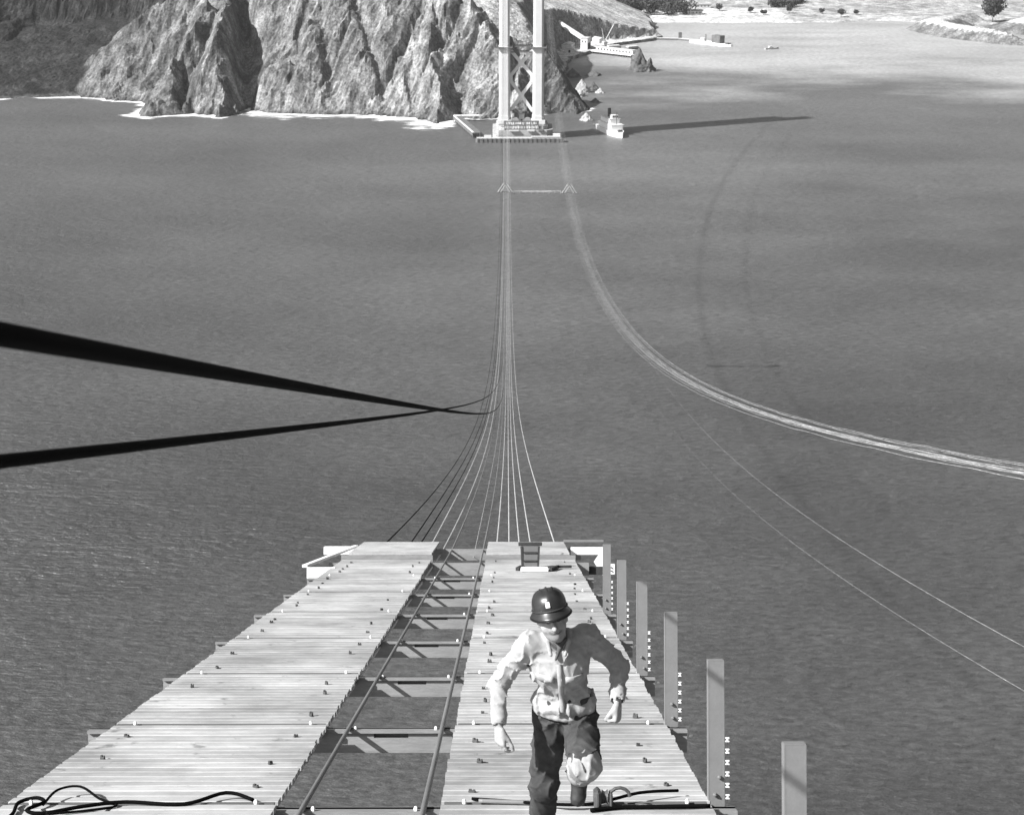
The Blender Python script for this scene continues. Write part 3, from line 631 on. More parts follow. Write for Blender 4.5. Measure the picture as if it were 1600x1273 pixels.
# long low buildings of the camp
for i, (x, y, a, lb) in enumerate(((268, 2250, 10, 'dark roofed hut at the right edge of the wood'), (290, 2330, 5, 'pale hut high on the flat above the wood'))):
    e = empty('camp_hut', (x, y, float(terrain(np.array([[x]]), np.array([[y]]))[0, 0])), (0, 0, math.radians(a))); tag(e, lb, 'hut', 'huts on the flat')
    MB().box((0, 0, 2.5), (22, 9, 5)).build('wall', M['shed'], e); MB().prism([(-12, -5.4), (12, -5.4), (12, 5.4), (-12, 5.4)], 5, 6.4).build('roof', M['wharf'] if i == 0 else M['roof'], e)
    for k in range(4): MB().box((-8 + 5.2 * k, -4.53, 2.6), (1.6, .1, 2)).build('window', M['shed_dark'], e)

# ------------------------------------------------------------------ ropes of the two catwalks
SL = math.radians(21.4)
DN = Vector((0, math.sin(SL), math.cos(SL))); DV = Vector((0, math.cos(SL), -math.sin(SL)))
DO = Vector((0, 0, CAM_H)) - DN * 2.483                       # foot of the eye on the deck plane
def on_deck(x, v, n=0): return DO + Vector((x, 0, 0)) + DV * v + DN * n
def drop_l(Y): t = Y / 1280; u = 4 * t * (1 - t); return 3.05 + 125.23 * u + 5.58 * u * u + 4.2 * u ** 12
def drop_r(Y): t = Y / 1280; u = 4 * t * (1 - t); return 3.77 + 121.74 * u + 8.8 * u * u + 4.2 * u ** 12
def ysteps(y0, y1, near=4, grow=1.07):
    out = [y0]; s = near
    while out[-1] < y1: out.append(min(y1, out[-1] + s)); s = min(s * grow, 26)
    return out
ORD = ['first', 'second', 'third', 'fourth', 'fifth', 'sixth', 'seventh', 'eighth', 'ninth', 'tenth', 'eleventh', 'twelfth', 'thirteenth']
ROPES = [(-3.03, -3.05), (-2.38, -2.4), (-2.14, -2.2), (-1.85, -1.9), (-1.52, -1.66), (-1.27, -1.40), (-.78, -.92), (-.56, -.575), (-.27, -.3), (.03, .0), (.28, .3), (.55, .6), (1.14, 1.15)]
for i, (xe, xn) in enumerate(ROPES):
    gap_rope = i in (5, 7); thin = i == 6
    r = .021 if gap_rope else .006 if thin else .018
    n0 = -.022 if gap_rope else -.20 if thin else -.11
    pts = [on_deck(xn, 1.0, n0), on_deck(xn, 10.5, n0), on_deck((xn + xe) / 2, 22, n0), on_deck(xe, 35.0, n0)]
    if thin: pts = [on_deck(xe, v_, -.16) for v_ in (34.4, 34.6, 34.8, 35.0)]
    Y0 = pts[-1].y; off = (CAM_H - pts[-1].z) - drop_l(Y0)
    wob = rnd.uniform(-.5, .5)
    for Y in ysteps(Y0 + 3, 1272):
        k = math.exp(-(Y - Y0) / 30)
        pts.append(Vector((xe + (TX - xe) * max(0, (Y - 640) / 640) * .5, Y, CAM_H - drop_l(Y) - off * k - wob * (1 - k) * .8)))
    rr = [r] * 4 + [r + .011 * min(1, (p.y - Y0) / 350) for p in pts[4:]]
    o = MB().tube(pts, rr, 6).build('suspension_rope', M['rope_dark' if i < 3 else 'rope_gap' if i in (5, 7) else 'rope_mid'], None, True)  # leftmost ropes darker: change of light across the fan put into rope colour
    tag(o, '%s wire rope from the left in the fan leaving the catwalk end' % ORD[i], 'rope', 'wire ropes under the near catwalk')
RX = [24.5, 24.9, 25.3, 25.7, 26.0, 26.3, 26.6, 26.9, 27.2, 27.6, 28.0, 28.4]
for i, x in enumerate(RX):
    wob = rnd.uniform(-.3, .3); ph = rnd.uniform(0, 6)
    pts = [Vector((x - 1.2 * max(0, (Y - 640) / 640), Y, CAM_H - drop_r(Y) - wob - .035 * math.sin(Y * .31 + ph) - .02 * math.sin(Y * .83 + 2 * ph))) for Y in ysteps(2, 1272, 2.5, 1.02)]
    o = MB().tube(pts, .014 if i not in (4, 5, 6) else .019, 6).build('suspension_rope', M['rope_light'], None, True)
    tag(o, 'pale far catwalk rope curving to the right edge, %s' % (['innermost'] + [ORD[k] + ' from the inside' for k in range(1, 11)] + ['outermost'])[i], 'rope', 'wire ropes of the far catwalk')
# two thick haulage ropes passing close by on the left, two thin lines on the right
for i, (X, d0, s0, q2, r, y0, y1, lb) in enumerate(((-.7, -.1326, .3803, .00011, .0182, -2, 430, 'thick black rope slanting down from the left edge, upper of the two'), (-1.0, .1166, .3667, .00012, .0148, -2, 430, 'thick black rope rising from the left edge, lower of the two'))):
    pts = [Vector((X, Y, CAM_H - (d0 + s0 * Y - q2 * Y * Y))) for Y in [-2, -1, 0, 1, 1.5, 2, 2.5, 3, 3.5, 4, 5, 6, 8, 10, 13, 17, 22, 28, 35, 44, 55, 68, 84, 100, 120, 145, 175, 210, 250, 300, 360, 430]]
    tag(MB().tube(pts, r, 12).build('haulage_rope', M['rope_dark'], None, True), lb, 'rope', 'haulage ropes')
for i, (d0, s0, q2, lb) in enumerate(((9.93, .3955, .00054, 'thin pale line crossing the water at lower right, upper of two'), (10.9, .4106, .00052, 'thin pale line crossing the water at lower right, lower of two'))):
    pts = [Vector((20, Y, CAM_H - (d0 + s0 * Y - q2 * Y * Y))) for Y in ysteps(20, 330 - 20 * i, 4, 1.02)]
    tag(MB().tube(pts, [(.009 - .002 * i) * max(.15, 1 - max(0, p.y - 60) / 220) for p in pts], 6).build('hand_line', M['rope_light'], None, True), lb, 'rope', 'thin lines')

# mid-span cross bridge
for i, x0 in enumerate((-1.03, 26.2)):
    z0 = CAM_H - (drop_l(640) if i == 0 else drop_r(640)) - .2
    e = empty('saddle_frame', (x0, 640, z0)); tag(e, 'small pale A-shaped frame over the %s ropes at mid span' % ('left' if i == 0 else 'right'), 'frame', 'frames at mid span')
    MB().box((0, 0, .1), (7.0, 1.6, .35)).build('base_beam', M['wharf'], e)
    for s in (-1, 1):
        MB().bar((s * 3.1, 0, .3), (s * .7, 0, 4.0), .34, .34, (0, 1, 0)).build('strut', M['rope_light'], e)
        MB().bar((s * 1.9, 0, .3), (s * .1, 0, 3.2), .34, .34, (0, 1, 0)).build('strut', M['rope_light'], e)
zb = CAM_H - drop_l(640) - .6
e = empty('cross_bridge', (12.6, 640, zb)); tag(e, 'narrow plank footbridge linking the two catwalks at mid span', 'footbridge')
for y_ in (-.36, 0, .36): MB().box((0, y_, 0), (20.6, .16, .12)).build('floor_plank', M['wharf'], e)
MB().box((0, .7, .75), (12.6, .1, .5)).build('side_board', M['rope_light'], e)
for s in (-1, 1): MB().tube([(-10.2, s * .7, 1.1), (10.2, s * .7, 1.1)], .06, 6).build('rail', M['rope_mid'], e)
b = MB()
for k in range(9):
    for s in (-1, 1): b.bar((-10 + 2.5 * k, s * .68, .1), (-10 + 2.5 * k, s * .68, 1.1), .1, .1, (0, 1, 0))
b.build('rail_post', M['rope_mid'], e)

# ------------------------------------------------------------------ the near catwalk platform
cw = empty('catwalk_platform', DO, (-SL, 0, 0)); tag(cw, 'sloping timber catwalk of two slatted walkways with an open gap between', 'catwalk')
JOINTS = [4.7 + 2.9 * k for k in range(9)]                       # 4.7 ... 27.9
LW, RW = (-3.43, -1.585), (-.452, 1.375)
def plank_mesh(w, seed):
    rs = random.Random(seed); b = MB(); L = w; hw = .0635; t = .042; n = 5
    vs = []
    for k in range(n + 1):
        x = -L / 2 + L * k / n
        if k == 0: x -= rs.uniform(0, .014)
        if k == n: x += rs.uniform(0, .014)
        dz = rs.uniform(-.002, .002); dy = rs.uniform(-.003, .003); c = .006
        vs += [(x, -hw + dy, -t), (x, -hw + dy, -c + dz), (x, -hw + c + dy, dz), (x, hw - c + dy, dz), (x, hw + dy, -c + dz), (x, hw + dy, -t)]
    fs = []
    for k in range(n):
        for i in range(6): fs.append((k * 6 + i, k * 6 + (i + 1) % 6, k * 6 + 6 + (i + 1) % 6, k * 6 + 6 + i))
    fs = [tuple(reversed(f)) for f in fs] + [tuple(range(6)), tuple(reversed(range(n * 6, n * 6 + 6)))]
    return b.add(vs, fs).mesh('plank', M['wood'])
NPL = 18
def far_planks(b, x0, x1, v0, v1, z=0):
    n = round((v1 - v0) / .161)
    for k in range(n):
        v = v0 + (v1 - v0) * (k + .5) / n
        b.box(((x0 + x1) / 2 + rnd.uniform(-.006, .006), v, z - .021 + rnd.uniform(-.003, .002)), (x1 - x0, (v1 - v0) / n - .014, .042))
for (x0, x1) in (LW, RW):
    pm = [plank_mesh(x1 - x0, 5 + k) for k in range(7)]; xm = (x0 + x1) / 2
    for j, v0 in enumerate(JOINTS[:-1]):
        v1 = v0 + 2.9
        b = MB()
        for xx in (x0 + .14, xm, x1 - .14): b.box((xx, (v0 + v1) / 2, -.042 - .045), (.09, 2.78, .09))
        pn = b.build('walkway_panel', M['timber'], cw)
        MB().box((xm, v0, -.010), (x1 - x0 - .03, .045, .022)).build('joint_strip', M['wharf'], pn)
        for k in range(NPL):
            v = v0 + .04 + (k + .5) * (2.9 - .08) / NPL
            o = link('plank', pm[rnd.randrange(7)], pn, (xm + rnd.uniform(-.006, .006), v + rnd.uniform(-.004, .004), rnd.uniform(-.002, .003)), (0, 0, rnd.choice((0, math.pi)) + rnd.uniform(-.0022, .0022)))
# outermost bay and raised end landing (slats too small to pick apart)
b = MB()
far_planks(b, LW[0], LW[1], 27.95, 31.6); far_planks(b, RW[0], RW[1], 27.95, 31.6)
far_planks(b, LW[0] + .12, LW[1], 31.75, 35.15, .13); far_planks(b, RW[0], RW[1] - .1, 31.75, 35.15, .13)
for x0, x1 in (LW, RW):
    for xx in (x0 + .2, x1 - .2): b.box((xx, 29.8, -.09), (.09, 3.6, .09)); b.box((xx, 33.45, .03), (.09, 3.3, .11))
o = b.build('far_slats', M['wood'], cw); o['kind'] = 'stuff'
for x0, x1 in (LW, RW): MB().box(((x0 + x1) / 2, 31.69, .0), (x1 - x0 + .05, .06, .17)).build('riser_board', M['timber'], cw)
# cross beams: notched face, ends proud of the walkways
def beam_mesh():
    b = MB(); x0, x1 = -3.66, 1.56; H, T, top = .20, .09, -.044
    zc = top - H / 2
    b.box(((x0 + x1) / 2, .03, zc), (x1 - x0, .05, H))                                # web
    b.box(((x0 + x1) / 2, -.0075, top - .0125), (x1 - x0, .145, .025))                 # top flange
    sx = -1.02                                                                         # notch in the gap
    b.box(((x0 + sx - .15) / 2, -.02, top - .025 - .0225), (sx - .15 - x0, .05, .045)); b.box(((x1 + sx + .15) / 2, -.02, top - .025 - .0225), (x1 - sx - .15, .05, .045))
    b.box(((x0 + x1) / 2, -.02, top - .07 - .065), (x1 - x0, .05, .13))
    return b.mesh('cross_beam', M['timber'])
bmh = beam_mesh(); boltm = MB().lathe([(.012, 0), (.014, .008), (.014, .02), (.007, .032)], n=6).mesh('bolt', M['bolt'])
for j, v in enumerate(JOINTS[1:]):
    bo = link('cross_beam', bmh, cw, (0, v, 0))
    for xx in (-1.72, -1.33, -.63, -.30, 1.22, -3.25): link('bolt', boltm, bo, (xx, -.05, -.044 if -1.585 < xx < -.452 else .003))
    link('bolt', boltm, bo, (1.58, -.02, -.1), (0, math.pi / 2, 0))
# rows of rope clips through the slats
clipm = MB().box((0, 0, .012), (.05, .03, .026), bev=.006).box((-.012, 0, .03), (.018, .022, .02)).box((.014, 0, .028), (.014, .018, .016)).mesh('rope_clip', M['iron'])
for xx in (-3.18, -1.82, -.24, 1.10):
    for j, v0 in enumerate(JOINTS):
        for k in range(3 if v0 < 26 else 4):
            if rnd.random() < .8: o = link('rope_clip', clipm, cw, (xx + rnd.uniform(-.05, .05), v0 + .45 + .82 * k + rnd.uniform(-.28, .28), .0), (0, 0, rnd.uniform(-1, 1))); o.scale = (rnd.uniform(.6, 1.1), rnd.uniform(.7, 1.1), rnd.uniform(.6, 1.1))
# raised end: channel boards standing out past both walkways
eb = MB(); eb.box((-3.62, 29.6, -.09), (.54, .07, .21)); eb.build('end_board', M['white_board'], cw)
MB().box((-3.62, 34.3, .0), (1.0, .25, .17)).build('end_board', M['white_board'], cw)
MB().bar((-3.95, 29.7, .03), (-3.4, 34.2, .10), .10, .05).build('end_brace', M['white_board'], cw)
for v_, z_ in ((34.6, -.12), (31.2, -.16)): MB().box((-1.0, v_, z_), (5.3, .14, .25)).build('end_beam', M['timber'], cw)
MB().box((1.78, 33.8, .02), (.78, .1, .16)).build('end_board', M['white_board'], cw)
MB().box((1.7, 34.4, .2), (.9, .06, .05)).build('end_rail', M['steel'], cw)
b = MB(); b.add([(1.93, 31.6, -.30), (2.1, 31.6, -.42), (2.1, 31.6, .0), (1.95, 31.6, .20), (1.78, 31.6, -.05)] + [(x, 31.66, z) for x, z in ((1.93, -.30), (2.1, -.42), (2.1, .0), (1.95, .20), (1.78, -.05))], [(4, 3, 2, 1, 0), (5, 6, 7, 8, 9)] + [(i, (i + 1) % 5, 5 + (i + 1) % 5, 5 + i) for i in range(5)]); b.build('bracket', M['white_board'], cw)
b = MB(); b.box((1.62, 31.3, -.2), (1.0, .12, .16)); b.build('outrigger', M['old_timber'], cw)
pl = MB().box((2.02, 30.0, -.06), (.145, .03, .2)).build('plate', M['white_board'], cw)
MB().lathe([(.016, 0), (.016, .02)], (2.03, 29.98, -.03), 8, Euler((math.pi / 2, 0, 0)).to_matrix()).lathe([(.016, 0), (.016, .02)], (2.03, 29.98, -.095), 8, Euler((math.pi / 2, 0, 0)).to_matrix()).build('plate_bolt', M['iron'], pl)

# guard posts on the right, each at a cross beam end
def post_parts():
    b = MB(); w, t, h0, h1 = .098, .008, -.14, .955
    zc, hh = (h0 + h1) / 2, h1 - h0
    b.box((0, .0, zc), (w, t, hh)); b.box((-w / 2 - .004 + .001, .03, zc), (t, .07, hh + .002)); b.box((w / 2 + .004 - .001, .03, zc), (t, .07, hh + .002))
    b.box((0, .03, h1 + .003), (w + .01, .07, .006))
    return b.mesh('channel', M['steel'])
chm = post_parts(); pbm = boltm.copy(); pbm.materials[0] = M['steel']
icl = MB().box((0, 0, .016), (.036, .02, .010)).box((0, 0, 0), (.014, .018, .022)).box((0, 0, -.016), (.036, .02, .010)).mesh('clip', M['bolt'])
stm = MB().bar((.0, .02, 0), (.0, .02, .50), .012, .012, (0, 1, 0)).mesh('clip_strip', M['iron'])
PL = ['tall grey steel post at the lower right corner, nearest the camera', 'grey steel post half in the shadow of the running man', 'grey steel post third from the lower right corner', 'grey steel post fourth from the lower right corner', 'grey steel post fifth from the lower right corner', 'grey steel post farthest away, beside the catwalk end bracket']
for j, v in enumerate([7.6 + 2.9 * k for k in range(6)]):
    e = empty('guard_post', on_deck(1.435, v, 0), (-SL, 0, 0)); tag(e, PL[j], 'post', 'steel posts along the right walkway')
    link('channel', chm, e, (0, .06, 0))
    st = link('clip_strip', stm, e, (.072, .03, -.02))
    for z_ in (.04, .16): link('bolt', pbm, e, (rnd.uniform(-.02, .02), .056, z_), (math.pi / 2, 0, 0))
    for k in range(6): link('clip', icl, st, (0, 0, .05 + .078 * k)).scale = (.72, .8, .72)

# ------------------------------------------------------------------ loose things on the walkways
rd = (-SL, 0, 0)
s_ = empty('trestle_stand', on_deck(.43, 29.6, 0), rd); tag(s_, 'small dark timber stand on the right walkway near its far end', 'stand')
MB().box((0, 0, .46), (.46, .10, .07), bev=.01).build('top_bar', M['old_timber'], s_)
b = MB(); b.add([(-.17, -.07, .425), (.17, -.07, .425), (.13, -.13, .01), (-.13, -.13, .01), (-.17, .07, .425), (.17, .07, .425), (.13, .13, .01), (-.13, .13, .01)], [(3, 2, 1, 0), (4, 5, 6, 7), (0, 1, 5, 4), (2, 3, 7, 6), (1, 2, 6, 5), (3, 0, 4, 7)]); b.build('body', M['wharf'], s_)
for s in (-1, 1): MB().bar((s * .15, -.12, .0), (s * .17, -.075, .42), .04, .03, (0, 1, 0)).build('leg', M['old_timber'], s_)
for z in (.14, .30): MB().box((0, -.135 + z * .12, z), (.25, .03, .03)).build('slat', M['old_timber'], s_)
MB().bar((-.16, -.1, .03), (-.25, -.75, .04), .07, .06).build('foot', M['old_timber'], s_)
tag(MB().box((0, 0, .03), (.52, .5, .05), bev=.008).build('loose_board', M['white_board'], None, loc=on_deck(.50, 28.9, .004), rot=rd), 'short white board lying in front of the dark timber stand', 'board')
b = MB(); b.bar((0, 0, .04), (.16, .65, .04), .05, .06); b.bar((.16, .62, .04), (.42, .66, .04), .06, .05); tag(b.build('angle_iron', M['old_timber'], None, loc=on_deck(.80, 28.7, .004), rot=rd), 'bent dark angle piece beside the white board', 'angle piece')
def deck_rope(name, pts, r, label, m='rope_dark'):
    # smooth the control polyline
    P_ = [Vector(p) for p in pts]; out = []
    for i in range(len(P_) - 1):
        a, b_, c, d = P_[max(i - 1, 0)], P_[i], P_[i + 1], P_[min(i + 2, len(P_) - 1)]
        for k in range(6):
            t = k / 6; out.append(.5 * ((2 * b_) + (c - a) * t + (2 * a - 5 * b_ + 4 * c - d) * t * t + (3 * b_ - a - 3 * c + d) * t ** 3))
    out.append(P_[-1])
    return tag(MB().tube([on_deck(p.x, p.y, p.z + r + .004) for p in out], r, 8).build(name, M[m], None, True), label, 'rope')
deck_rope('wire_sling', [(-3.30, 9.75, 0), (-3.27, 10.1, 0), (-3.32, 10.4, .01), (-3.22, 10.46, .03), (-3.14, 10.38, .02), (-3.2, 10.2, .01), (-3.08, 10.15, 0), (-2.85, 10.3, .01), (-2.6, 10.42, .01), (-2.2, 10.4, 0), (-1.95, 10.6, .03), (-1.75, 10.52, 0)], .013, 'black wire sling trailing across the left walkway at the bottom edge')
deck_rope('wire_sling', [(-3.14, 10.36, .01), (-3.12, 10.62, .05), (-2.98, 10.68, .06), (-2.8, 10.5, .02), (-2.65, 10.36, .0), (-2.9, 10.2, .0), (-3.05, 10.12, .01)], .009, 'thin black loop of wire knotted at the lower left corner')
deck_rope('tag_rope', [(-.25, 10.55, .0), (.0, 10.48, 0), (.3, 10.3, .02), (.58, 10.32, .02), (.9, 10.5, .05), (1.18, 10.65, .03)], .011, 'dark rope lying across the right walkway behind the running feet')
deck_rope('tag_rope', [(.55, 10.2, .0), (.75, 10.28, .0), (1.0, 10.3, .0), (1.36, 10.32, .0)], .014, 'short thick black rope at the lower right corner of the right walkway')
deck_rope('pipe', [(-.2, 10.46, 0), (.1, 10.42, 0), (.62, 10.38, 0)], .016, 'pale pipe lying across the right walkway by the running feet', 'steel')['category'] = 'pipe'
pb = empty('pulley_block', on_deck(.60, 10.32, 0), rd); tag(pb, 'black iron pulley block on the deck right of the running man', 'pulley')
MB().box((0, 0, .07), (.05, .16, .13), bev=.02).box((.09, 0, .06), (.02, .13, .11), bev=.008).build('cheek', M['iron'], pb)
MB().lathe([(.05, -.02), (.035, 0), (.05, .02)], (.05, 0, .08), 14, Euler((0, math.pi / 2, 0)).to_matrix()).build('sheave', M['iron'], pb)
MB().tube([(.15 + .07 * math.cos(a), .0 + .0, .08 + .06 * math.sin(a)) for a in [k * .5 for k in range(11)]], .012, 8).build('hook', M['iron'], pb)
#PART3
# ------------------------------------------------------------------ the running man (one skin for the body, clothing as its own pieces)
class Field:
    def __init__(s, lo, hi, h):
        s.h = h; s.lo = np.array(lo, float); n = np.ceil((np.array(hi) - s.lo) / h).astype(int) + 1
        s.ax = [s.lo[i] + np.arange(n[i]) * h for i in range(3)]; s.d = np.full(n, 1.0, np.float32)
    def block(s, lo, hi):
        sl = tuple(slice(max(0, int((lo[i] - s.lo[i]) / s.h)), max(0, min(len(s.ax[i]), int((hi[i] - s.lo[i]) / s.h) + 2))) for i in range(3))
        X, Y, Z = np.meshgrid(s.ax[0][sl[0]], s.ax[1][sl[1]], s.ax[2][sl[2]], indexing='ij'); return sl, X, Y, Z
    def _mix(s, sl, d, k, sub=False):
        a = s.d[sl]
        if sub:
            d = -d; h = np.maximum(k - np.abs(a - d), 0) / k; s.d[sl] = np.maximum(a, d) + h * h * k / 4
        else:
            h = np.maximum(k - np.abs(a - d), 0) / k; s.d[sl] = np.minimum(a, d) - h * h * k / 4
    def cone(s, p0, p1, r0, r1, k=.02, flat=None, sub=False):
        p0, p1 = np.array(p0, float), np.array(p1, float); r = max(r0, r1) + .09
        sl, X, Y, Z = s.block(np.minimum(p0, p1) - r, np.maximum(p0, p1) + r)
        v = p1 - p0; L2 = max(v @ v, 1e-9)
        t = np.clip(((X - p0[0]) * v[0] + (Y - p0[1]) * v[1] + (Z - p0[2]) * v[2]) / L2, 0, 1)
        d = np.sqrt((X - p0[0] - t * v[0]) ** 2 + (Y - p0[1] - t * v[1]) ** 2 + (Z - p0[2] - t * v[2]) ** 2) - (r0 + (r1 - r0) * t)
        s._mix(sl, d, k, sub); return s
    def ell(s, c, r, k=.03, rot=None, sub=False):
        c = np.array(c, float); R = max(r) + .09; sl, X, Y, Z = s.block(c - R, c + R)
        q = np.stack([X - c[0], Y - c[1], Z - c[2]], -1)
        if rot is not None: q = q @ np.array(rot)
        r = np.array(r); k0 = np.linalg.norm(q / r, axis=-1); k1 = np.linalg.norm(q / r ** 2, axis=-1) + 1e-9
        s._mix(sl, k0 * (k0 - 1) / k1, k, sub); return s
    def folds(s, amp, f, seed=0, drape=False):
        X, Y, Z = np.meshgrid(*s.ax, indexing='ij'); near = np.abs(s.d) < .05
        x, y, z = X[near], Y[near], Z[near]
        w = .6 * np.sin(f * .45 * (x * 1.1 - y * .7 + z * .8) + seed) + .5 * np.sin(f * .33 * (y - x * .4 + z) + 2.1 * seed)
        c1 = 1 - np.abs(np.sin(f * .5 * (z * .9 + x * .5 - y * .3) + 1.5 * w + seed)); c2 = 1 - np.abs(np.sin(f * .62 * (z * .55 - x * .75 + y * .4) + 1.7 * w + 1.3 + seed)); c3 = 1 - np.abs(np.sin(f * 1.3 * (x * .45 + z * .6 + y * .7) + 2.2 * w))
        n = 1.5 * c1 ** 2.5 + 1.2 * c2 ** 2.5 + .6 * c3 ** 2 - .9
        if drape: n = 1.6 * (1 - np.abs(np.sin(f * .5 * (x + .25 * (z - 1.2) * np.sign(x - .09)) + .9 * w + seed))) ** 2.2 + .7 * (1 - np.abs(np.sin(f * .9 * (x * .8 + z * .35) + 1.6 * w))) ** 2 - .9
        g = amp(x, y, z) if callable(amp) else amp
        s.d[near] -= (g * n).astype(np.float32); return s
    def mesh(s, name, m, soft=0):
        d = s.d; n = d.shape; neg = d < 0
        c = np.zeros(tuple(k - 1 for k in n), np.int8)
        sh = [(i, j, k) for i in (0, 1) for j in (0, 1) for k in (0, 1)]
        for i, j, k in sh: c += neg[i:n[0] - 1 + i, j:n[1] - 1 + j, k:n[2] - 1 + k]
        act = (c > 0) & (c < 8); ids = np.full(act.shape, -1); cells = np.argwhere(act); ids[act] = np.arange(len(cells))
        acc = np.zeros((len(cells), 3)); cnt = np.zeros(len(cells))
        for a in sh:
            for ax in range(3):
                if a[ax] == 1: continue
                b = list(a); b[ax] = 1
                da = d[cells[:, 0] + a[0], cells[:, 1] + a[1], cells[:, 2] + a[2]]; db = d[cells[:, 0] + b[0], cells[:, 1] + b[1], cells[:, 2] + b[2]]
                cr = (da < 0) != (db < 0); t = np.where(cr, da / np.where(da - db == 0, 1, da - db), 0)
                p = cells + np.array(a); p = p.astype(float); p[:, ax] += t
                acc[cr] += p[cr]; cnt[cr] += 1
        co = s.lo + acc / cnt[:, None] * s.h; quads = []
        for ax in range(3):
            o = [x for x in range(3) if x != ax]; sl0 = [slice(None)] * 3; sl1 = [slice(None)] * 3; sl0[ax] = slice(0, -1); sl1[ax] = slice(1, None)
            e = np.argwhere(neg[tuple(sl0)] != neg[tuple(sl1)]); e = e[(e[:, o[0]] > 0) & (e[:, o[1]] > 0) & (e[:, o[0]] < n[o[0]] - 1) & (e[:, o[1]] < n[o[1]] - 1)]
            fl = neg[tuple(sl0)][e[:, 0], e[:, 1], e[:, 2]]; qs = []
            for du, dv in ((0, 0), (1, 0), (1, 1), (0, 1)):
                q = e.copy(); q[:, o[0]] -= du; q[:, o[1]] -= dv; qs.append(ids[q[:, 0], q[:, 1], q[:, 2]])
            q = np.stack(qs, 1); flip = fl if ax != 1 else ~fl
            q[~flip] = q[~flip][:, ::-1]; quads.append(q)
        q = np.concatenate(quads); q = q[(q >= 0).all(1)]
        e2 = np.concatenate([q[:, [i, (i + 1) % 4]] for i in range(4)])
        for _ in range(soft):
            sm = np.zeros_like(co); ct = np.zeros(len(co))
            for a, b in ((0, 1), (1, 0)): np.add.at(sm, e2[:, a], co[e2[:, b]]); np.add.at(ct, e2[:, a], 1)
            co = co * .5 + .5 * sm / np.maximum(ct, 1)[:, None]
        me = bpy.data.meshes.new(name); me.vertices.add(len(co)); me.vertices.foreach_set('co', co.astype(np.float32).ravel())
        me.loops.add(q.size); me.loops.foreach_set('vertex_index', q.ravel().astype(np.int32))
        me.polygons.add(len(q)); me.polygons.foreach_set('loop_start', np.arange(0, q.size, 4, dtype=np.int32)); me.polygons.foreach_set('use_smooth', np.ones(len(q), bool))
        me.update(calc_edges=True); me.validate(); me.materials.append(m); return me

V3 = lambda *a: np.array(a, float)
ANK_R, KNE_R, HIP_R = V3(0, .05, .11), V3(.0, -.07, .50), V3(.045, .04, .91)
HIP_L, KNE_L, ANK_L = V3(.205, .03, .91), V3(.222, -.36, .845), V3(.213, -.07, .585)
PEL, WAI, CHE, NEK = V3(.125, .04, .96), V3(.112, .0, 1.09), V3(.085, -.05, 1.30), V3(.070, -.09, 1.49)
SH_R, SH_L = V3(-.105, -.055, 1.445), V3(.255, -.005, 1.455)
EL_R, WR_R = V3(-.268, -.04, 1.17), V3(-.262, -.19, .995)
EL_L, WR_L = V3(.440, .11, 1.20), V3(.418, -.10, 1.10)
HEAD = V3(.036, -.165, 1.655)
HROT = (Euler((math.radians(-16), 0, 0)).to_matrix()); HROT = Euler((0, math.radians(-10), math.radians(6))).to_matrix() @ Euler((math.radians(-13), 0, 0)).to_matrix()
HR = np.array(HROT)
def hp(x, y, z): return HEAD + HR @ V3(x, y, z)

man = empty('person', on_deck(.21, 0, 0) + DV * ((7.75 + .9060) / math.cos(SL)))
tag(man, 'running man in pale work jacket, dark trousers and dark hard hat on the right walkway', 'person')

bd = Field((-.42, -.62, -.05), (.60, .32, 1.84), .0068)
# trunk and limbs under the clothes
bd.ell(PEL, (.14, .10, .12)); bd.ell(WAI, (.125, .095, .13), .05); bd.ell(CHE, (.15, .10, .17), .05); bd.cone(SH_R, SH_L, .05, .05, .04)
for a, b_, c_ in ((HIP_R, KNE_R, ANK_R), (HIP_L, KNE_L, ANK_L)): bd.cone(a, b_, .075, .052, .03); bd.cone(b_, c_, .050, .036, .02)
bd.cone(ANK_R, V3(0, -.13, .11), .035, .03); bd.cone(ANK_L, V3(.208, -.10, .500), .033, .022)
for a, b_, c_ in ((SH_R, EL_R, WR_R), (SH_L, EL_L, WR_L)): bd.cone(a, b_, .046, .038, .02); bd.cone(b_, c_, .037, .026, .015)
# neck and head
bd.cone(NEK, hp(0, .015, -.06), .058, .052, .03)
bd.ell(HEAD, (.076, .096, .108), .02, HR); bd.ell(hp(0, -.030, -.062), (.056, .064, .058), .03, HR); bd.ell(hp(0, -.072, -.088), (.024, .020, .020), .02, HR)
for s in (-1, 1):
    bd.ell(hp(s * .044, -.062, -.028), (.024, .020, .020), .025, HR)           # cheek
    bd.ell(hp(s * .031, -.094, .012), (.017, .012, .011), .012, HR, True)      # eye socket
    bd.ell(hp(s * .031, -.086, .010), (.0115, .0115, .0115), .004, HR)         # eye
    bd.cone(hp(s * .012, -.092, .027), hp(s * .050, -.082, .024), .007, .005, .012)  # brow
    bd.ell(hp(s * .079, .010, -.005), (.010, .022, .034), .008, HR)            # ear
bd.cone(hp(0, -.094, .012), hp(0, -.121, -.028), .009, .0145, .010)             # nose
for s in (-1, 1): bd.ell(hp(s * .012, -.106, -.031), (.009, .010, .008), .008, HR)
bd.cone(hp(-.022, -.088, -.055), hp(.022, -.088, -.055), .0065, .0065, .006); bd.cone(hp(-.018, -.086, -.066), hp(.018, -.086, -.066), .007, .007, .006)
bd.cone(hp(-.027, -.098, -.0605), hp(.027, -.098, -.0605), .0055, .0055, .003, sub=True)
